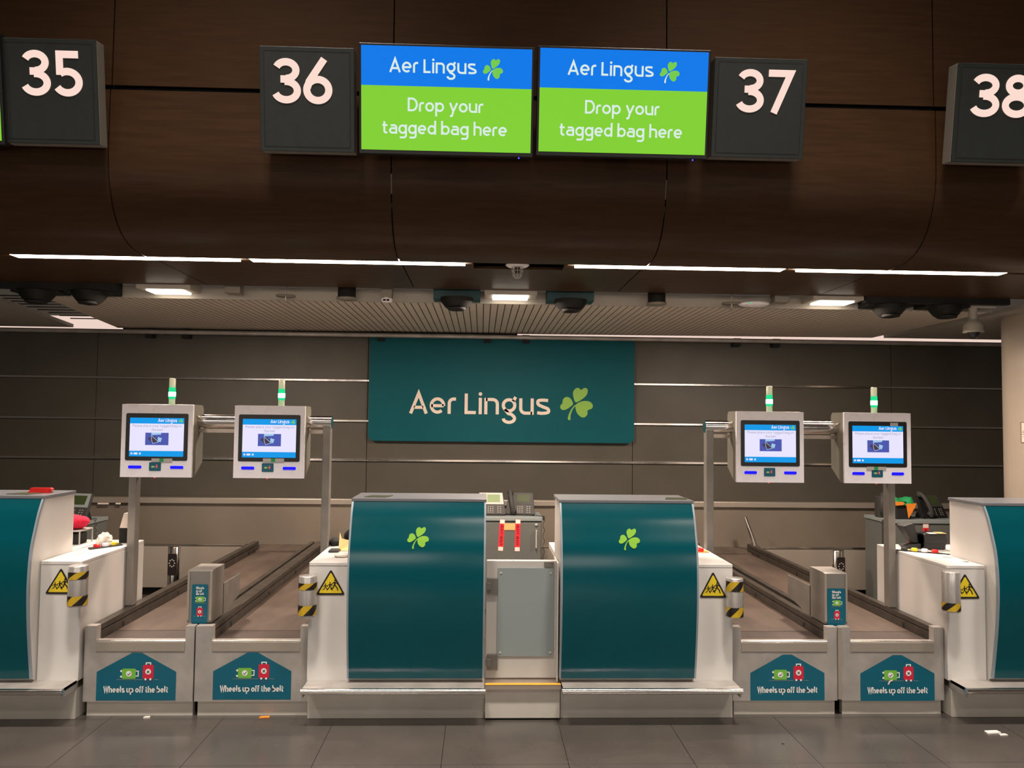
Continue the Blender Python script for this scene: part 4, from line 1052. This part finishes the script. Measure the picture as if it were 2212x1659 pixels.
def buttons(cx_, cy_, label, rowd=(.045, .02), cols=None, z=ZW):
    t = thing('button_panel', label, 'button panel', (cx_, cy_, z), 'button panels on the wings')
    dx, dy = rowd
    n = len(cols)
    MB().hexa([Vector((cx_+a*dx*n*.62+b*-.02, cy_+a*dy*n*.62+b*.03, zz)) for zz in (z, z+.004) for a, b in ((-1, -1), (1, -1), (1, 1), (-1, 1))], blackm).build('plate', t)
    for i, c in enumerate(cols):
        x = cx_+(i-(n-1)/2)*dx; y = cy_+(i-(n-1)/2)*dy
        MB().lathe((x, y, z+.004), [(.019, 0), (.019, .014), (.015, .018), (0, .018)], c, 18).build('button', t)
b_ = on(228, 1181)
buttons(b_.x, b_.y, 'panel of red, white and yellow buttons on the left wing', (.030, .048), (redp, whitep, yellow))
# scanner at the rear end of the left wing
s_ = on(266, 1176)
t = thing('bag_tag_reader', 'beige and black reader standing at the rear of the left wing', 'reader', (-2.19, .70, ZW))
MB().hexa([Vector(p) for p in ((-2.235, .66, ZW), (-2.145, .66, ZW), (-2.145, .74, ZW), (-2.235, .74, ZW), (-2.235, .66, ZW+.09), (-2.145, .66, ZW+.09), (-2.145, .74, ZW+.09), (-2.235, .74, ZW+.09))], blackm).build('base', t, bevel=.003)
MB().hexa([Vector(p) for p in ((-2.233, .66, ZW+.091), (-2.145, .66, ZW+.091), (-2.145, .74, ZW+.091), (-2.233, .74, ZW+.091), (-2.215, .67, ZW+.18), (-2.15, .67, ZW+.19), (-2.15, .73, ZW+.19), (-2.215, .73, ZW+.18))], kraft2 if False else paper).build('hood', t, bevel=.003)
# middle left wing: bag, plates, orange note, plastic
q = on(726, 1178)
mb = MB(); mb.ell((q.x-.01, .62, ZW+.022), (.050, .055, .025), blackm, 18, 10, fn=lambda d: 1+.10*math.sin(6*d.x+2)+.08*math.sin(7*d.z))
single(mb, 'black_pouch', (q.x, .62, ZW), 'black pouch at the rear of the wing left of the gate counters', 'pouch')
q = on(722, 1192)
single(MB().box(q.x-.03, q.x+.03, q.y-.03, q.y+.06, ZW, ZW+.012, darkp), 'card_reader', (q.x, q.y, ZW), 'flat dark card reader on the wing beside the left shamrock counter', 'reader', .003)
q = on(742, 1190)
mb = MB(); mb.add([(q.x-.03, q.y, ZW+.002), (q.x+.04, q.y-.02, ZW+.002), (q.x+.045, q.y+.06, ZW+.05), (q.x-.02, q.y+.05, ZW+.065), (q.x-.035, q.y+.07, ZW+.10)], [(0, 1, 2, 3), (0, 3, 4)], kraft)
o = single(mb, 'folded_paper', (q.x, q.y, ZW), 'folded orange paper beside the left shamrock counter', 'paper'); sm = o.modifiers.new('s', 'SOLIDIFY'); sm.thickness = .002
q = on(738, 1203)
mb = MB(); mb.ell((q.x, q.y, ZW+.012), (.045, .035, .014), paper, 14, 8, fn=lambda d: 1+.2*math.sin(8*d.x+1)*math.cos(7*d.y))
single(mb, 'plastic_wrap', (q.x, q.y, ZW), 'crinkled clear wrap at the front of the wing left of the gate', 'wrapper')
# chair back behind the left shamrock counter
q = at(752, 1158, Y=1.15)
t = thing('office_chair', 'black office chair mostly hidden behind the left shamrock counter', 'chair', (q.x+.2, 1.3, 0))
MB().ell((q.x+.12, 1.15, q.z+.0), (.15, .035, .075), blackm, 24, 12).build('backrest', t)
MB().tube([(q.x+.12, 1.17, q.z-.05), (q.x+.12, 1.22, .62), (q.x+.24, 1.3, .47)], .02, blackm, 10).build('back_support', t)
MB().ell((q.x+.25, 1.38, .47), (.22, .21, .04), blackm, 24, 10).build('seat', t)
MB().tube([(q.x+.25, 1.38, .44), (q.x+.25, 1.38, .10)], .025, chrome, 12).build('gas_lift', t)
mb = MB()
for k in range(5):
    a_ = k*2*PI/5; mb.tube([(q.x+.25, 1.38, .10), (q.x+.25+.25*math.cos(a_), 1.38+.25*math.sin(a_), .06)], .018, blackm, 8)
    mb.ell((q.x+.25+.25*math.cos(a_), 1.38+.25*math.sin(a_), .028), (.022, .022, .028), blackm, 10, 8)
mb.build('base', t)
# right middle wing: red button and wire
q = on(1513, 1192)
t = thing('push_button', 'red push button on the wing right of the shamrock counter', 'button', (q.x, q.y, ZW))
MB().box(q.x-.035, q.x+.045, q.y-.03, q.y+.03, ZW, ZW+.003, orange).build('label_plate', t)
MB().lathe((q.x, q.y, ZW+.003), [(.020, 0), (.020, .016), (.016, .020), (0, .020)], redp, 18).build('cap', t)
q = on(1509, 1183)
single(MB().tube(cr([(q.x-.03, q.y, ZW+.004), (q.x, q.y+.03, ZW+.02), (q.x+.02, q.y+.05, ZW+.012), (q.x-.02, q.y+.08, ZW+.006)], 4, False), .003, blk, 6), 'cable', (q.x, q.y, ZW), 'short black cable behind the red push button', 'cable')
# right wing: buttons, card printer, reader
b_ = on(1992, 1194)
buttons(b_.x, b_.y+.03, 'row of grey, yellow, white and red buttons on the right wing', (.048, -.030), (darkp, yellow, whitep, redp))
q = on(2028, 1192)
t = thing('label_printer', 'black label printer beside the right edge counter', 'printer', (q.x, .55, ZW))
X0 = 2.80
MB().tube([(X0, .60, ZW+.055), (X0+.14, .60, ZW+.055)], .045, black, 24).build('roll', t)
MB().box(X0+.0, X0+.14, .56, .68, ZW, ZW+.10, black).build('case', t, bevel=.01)
MB().box(X0+.03, X0+.075, .55, .60, ZW+.1005, ZW+.103, paper).box(X0+.09, X0+.14, .56, .62, ZW+.1005, ZW+.104, kraft).build('label', t)
t = thing('card_terminal', 'black angled card terminal on the right wing', 'card reader', (2.720, .64, ZW))
MB().hexa([Vector(p) for p in ((2.715, .60, ZW+.001), (2.800, .60, ZW+.001), (2.800, .70, ZW+.001), (2.715, .70, ZW+.001), (2.700, .60, ZW+.014), (2.800, .60, ZW+.03), (2.800, .70, ZW+.03), (2.700, .70, ZW+.014))], darkp).build('base', t, bevel=.003)
mb = MB(); P = [Vector(p) for p in ((2.760, .62, ZW+.03), (2.800, .62, ZW+.03), (2.800, .70, ZW+.03), (2.760, .70, ZW+.03), (2.685, .60, ZW+.14), (2.760, .60, ZW+.165), (2.760, .70, ZW+.165), (2.685, .70, ZW+.14))]
mb.hexa(P, darkp); mb.build('hood', t, bevel=.01)
q = on(2086, 1213); single(MB().lathe((q.x, q.y, ZW), [(0, .001), (.014, .001), (.016, .004), (.012, .006), (0, .006)], paper, 16), 'paper_disc', (q.x, q.y, ZW), 'small white disc at the front of the right wing', 'litter')
q = on(2046, 1203); single(MB().add([(q.x-.03, q.y, ZW+.002), (q.x+.02, q.y-.03, ZW+.001), (q.x+.03, q.y+.01, ZW+.006), (q.x-.01, q.y+.04, ZW+.008)], [(0, 1, 2, 3)], paper), 'paper_scrap', (q.x, q.y, ZW), 'crumpled scrap beside the right edge counter', 'litter')
# green ribbons on top of the counters
for px, X_ in ((820, -.6), (1440, 1.05), (30, -2.75)):
    q = at(px, 1070, Z=1.184)
    mb = MB(); mb.prism([(q.x-.07, .06), (q.x+.05, .05), (q.x+.08, .15), (q.x-.04, .17)], 'z', 1.184, 1.187, mat('dark_mat', (.05, .06, .03, 1), .4) if 'dark_mat' not in MATS else MATS['dark_mat'])
    single(mb, 'counter_mat', (q.x, .1, 1.184), {820: 'dark green mat on the counter left of the gate', 1440: 'dark green mat on the counter right of the gate', 30: 'dark green mat on the left edge counter'}[px], 'mat')
# notice on the column
t = thing('column_notice', 'framed printed notice on the white column', 'notice', (4.2, 1.45, 1.5))
ang0, ang1 = R(190), R(215)
def colp(a_, z, rr=.352): return Vector((4.50+rr*math.cos(a_), 1.72+rr*math.sin(a_), z))
mb = MB(); n = 8; A0, A1 = R(196), R(224)
z0_, z1_ = 1.50, 1.655
vs = [colp(A0+(A1-A0)*i/n, z, .352) for z in (z0_, z1_) for i in range(n+1)]
mb.add(vs, [(i, i+1, n+2+i, n+1+i) for i in range(n)], mat('notice_sheet', (.70, .60, .52, 1), .5, rvar=.03)); mb.build('sheet', t)
mb = MB()
for z in (z0_, z1_): mb.tube([colp(A0+(A1-A0)*i/n, z, .354) for i in range(n+1)], .003, signg, 6)
for a_ in (A0, A1): mb.tube([colp(a_, z0_, .354), colp(a_, z1_, .354)], .003, signg, 6)
mb.build('frame', t)
mb = MB()
for z, f0, f1 in ((1.60, .15, .55), (1.588, .08, .75), (1.576, .06, .95), (1.563, .05, .95), (1.545, .1, .9)):
    mb.tube([colp(A0+(A1-A0)*(f0+(f1-f0)*i/4), z, .353) for i in range(5)], .002, signg, 5)
mb.ell(colp(A0+(A1-A0)*.3, 1.633, .353), (.008, .008, .016), signg, 10, 8)
mb.build('print', t)

# ================================================================ LITTER ON THE FLOOR
for (px, py, wd, ht, m_, l) in ((317, 1551, .03, .022, paper, 'small white scrap at the foot of the far left belt'), (571, 1550, .05, .012, orange, 'small orange scrap at the foot of the second belt'),
                                (2143, 1583, .075, .018, paper, 'long white paper strip on the floor at the right'), (2166, 1588, .04, .012, paper, 'short white paper strip on the floor at the right edge'), (1690, 1607, .012, .008, blk, 'tiny black speck on the floor')):
    q = at(px, py, Z=.0)
    mb = MB().hexa([Vector((q.x+a_*wd/2+c_*.004, q.y+b_*wd*.28, z)) for z in (0.0005, .0005+ht*.35) for a_, b_, c_ in ((-1, -1, 0), (1, -.6, 1), (1, 1, 0), (-1, .7, 1))], m_)
    single(mb, 'litter', (q.x, q.y, 0), l, 'litter')
# beacon lamps' own light
for x in (-2.142, -1.478, 1.563, 2.234):
    pl = bpy.data.lights.new('beacon_glow', 'POINT'); pl.energy = .12; pl.color = (.05, 1, .4); pl.shadow_soft_size = .03
    o = bpy.data.objects.new('beacon_glow', pl); o.location = (x+.247, .55-.05, 1.76); COL.objects.link(o)
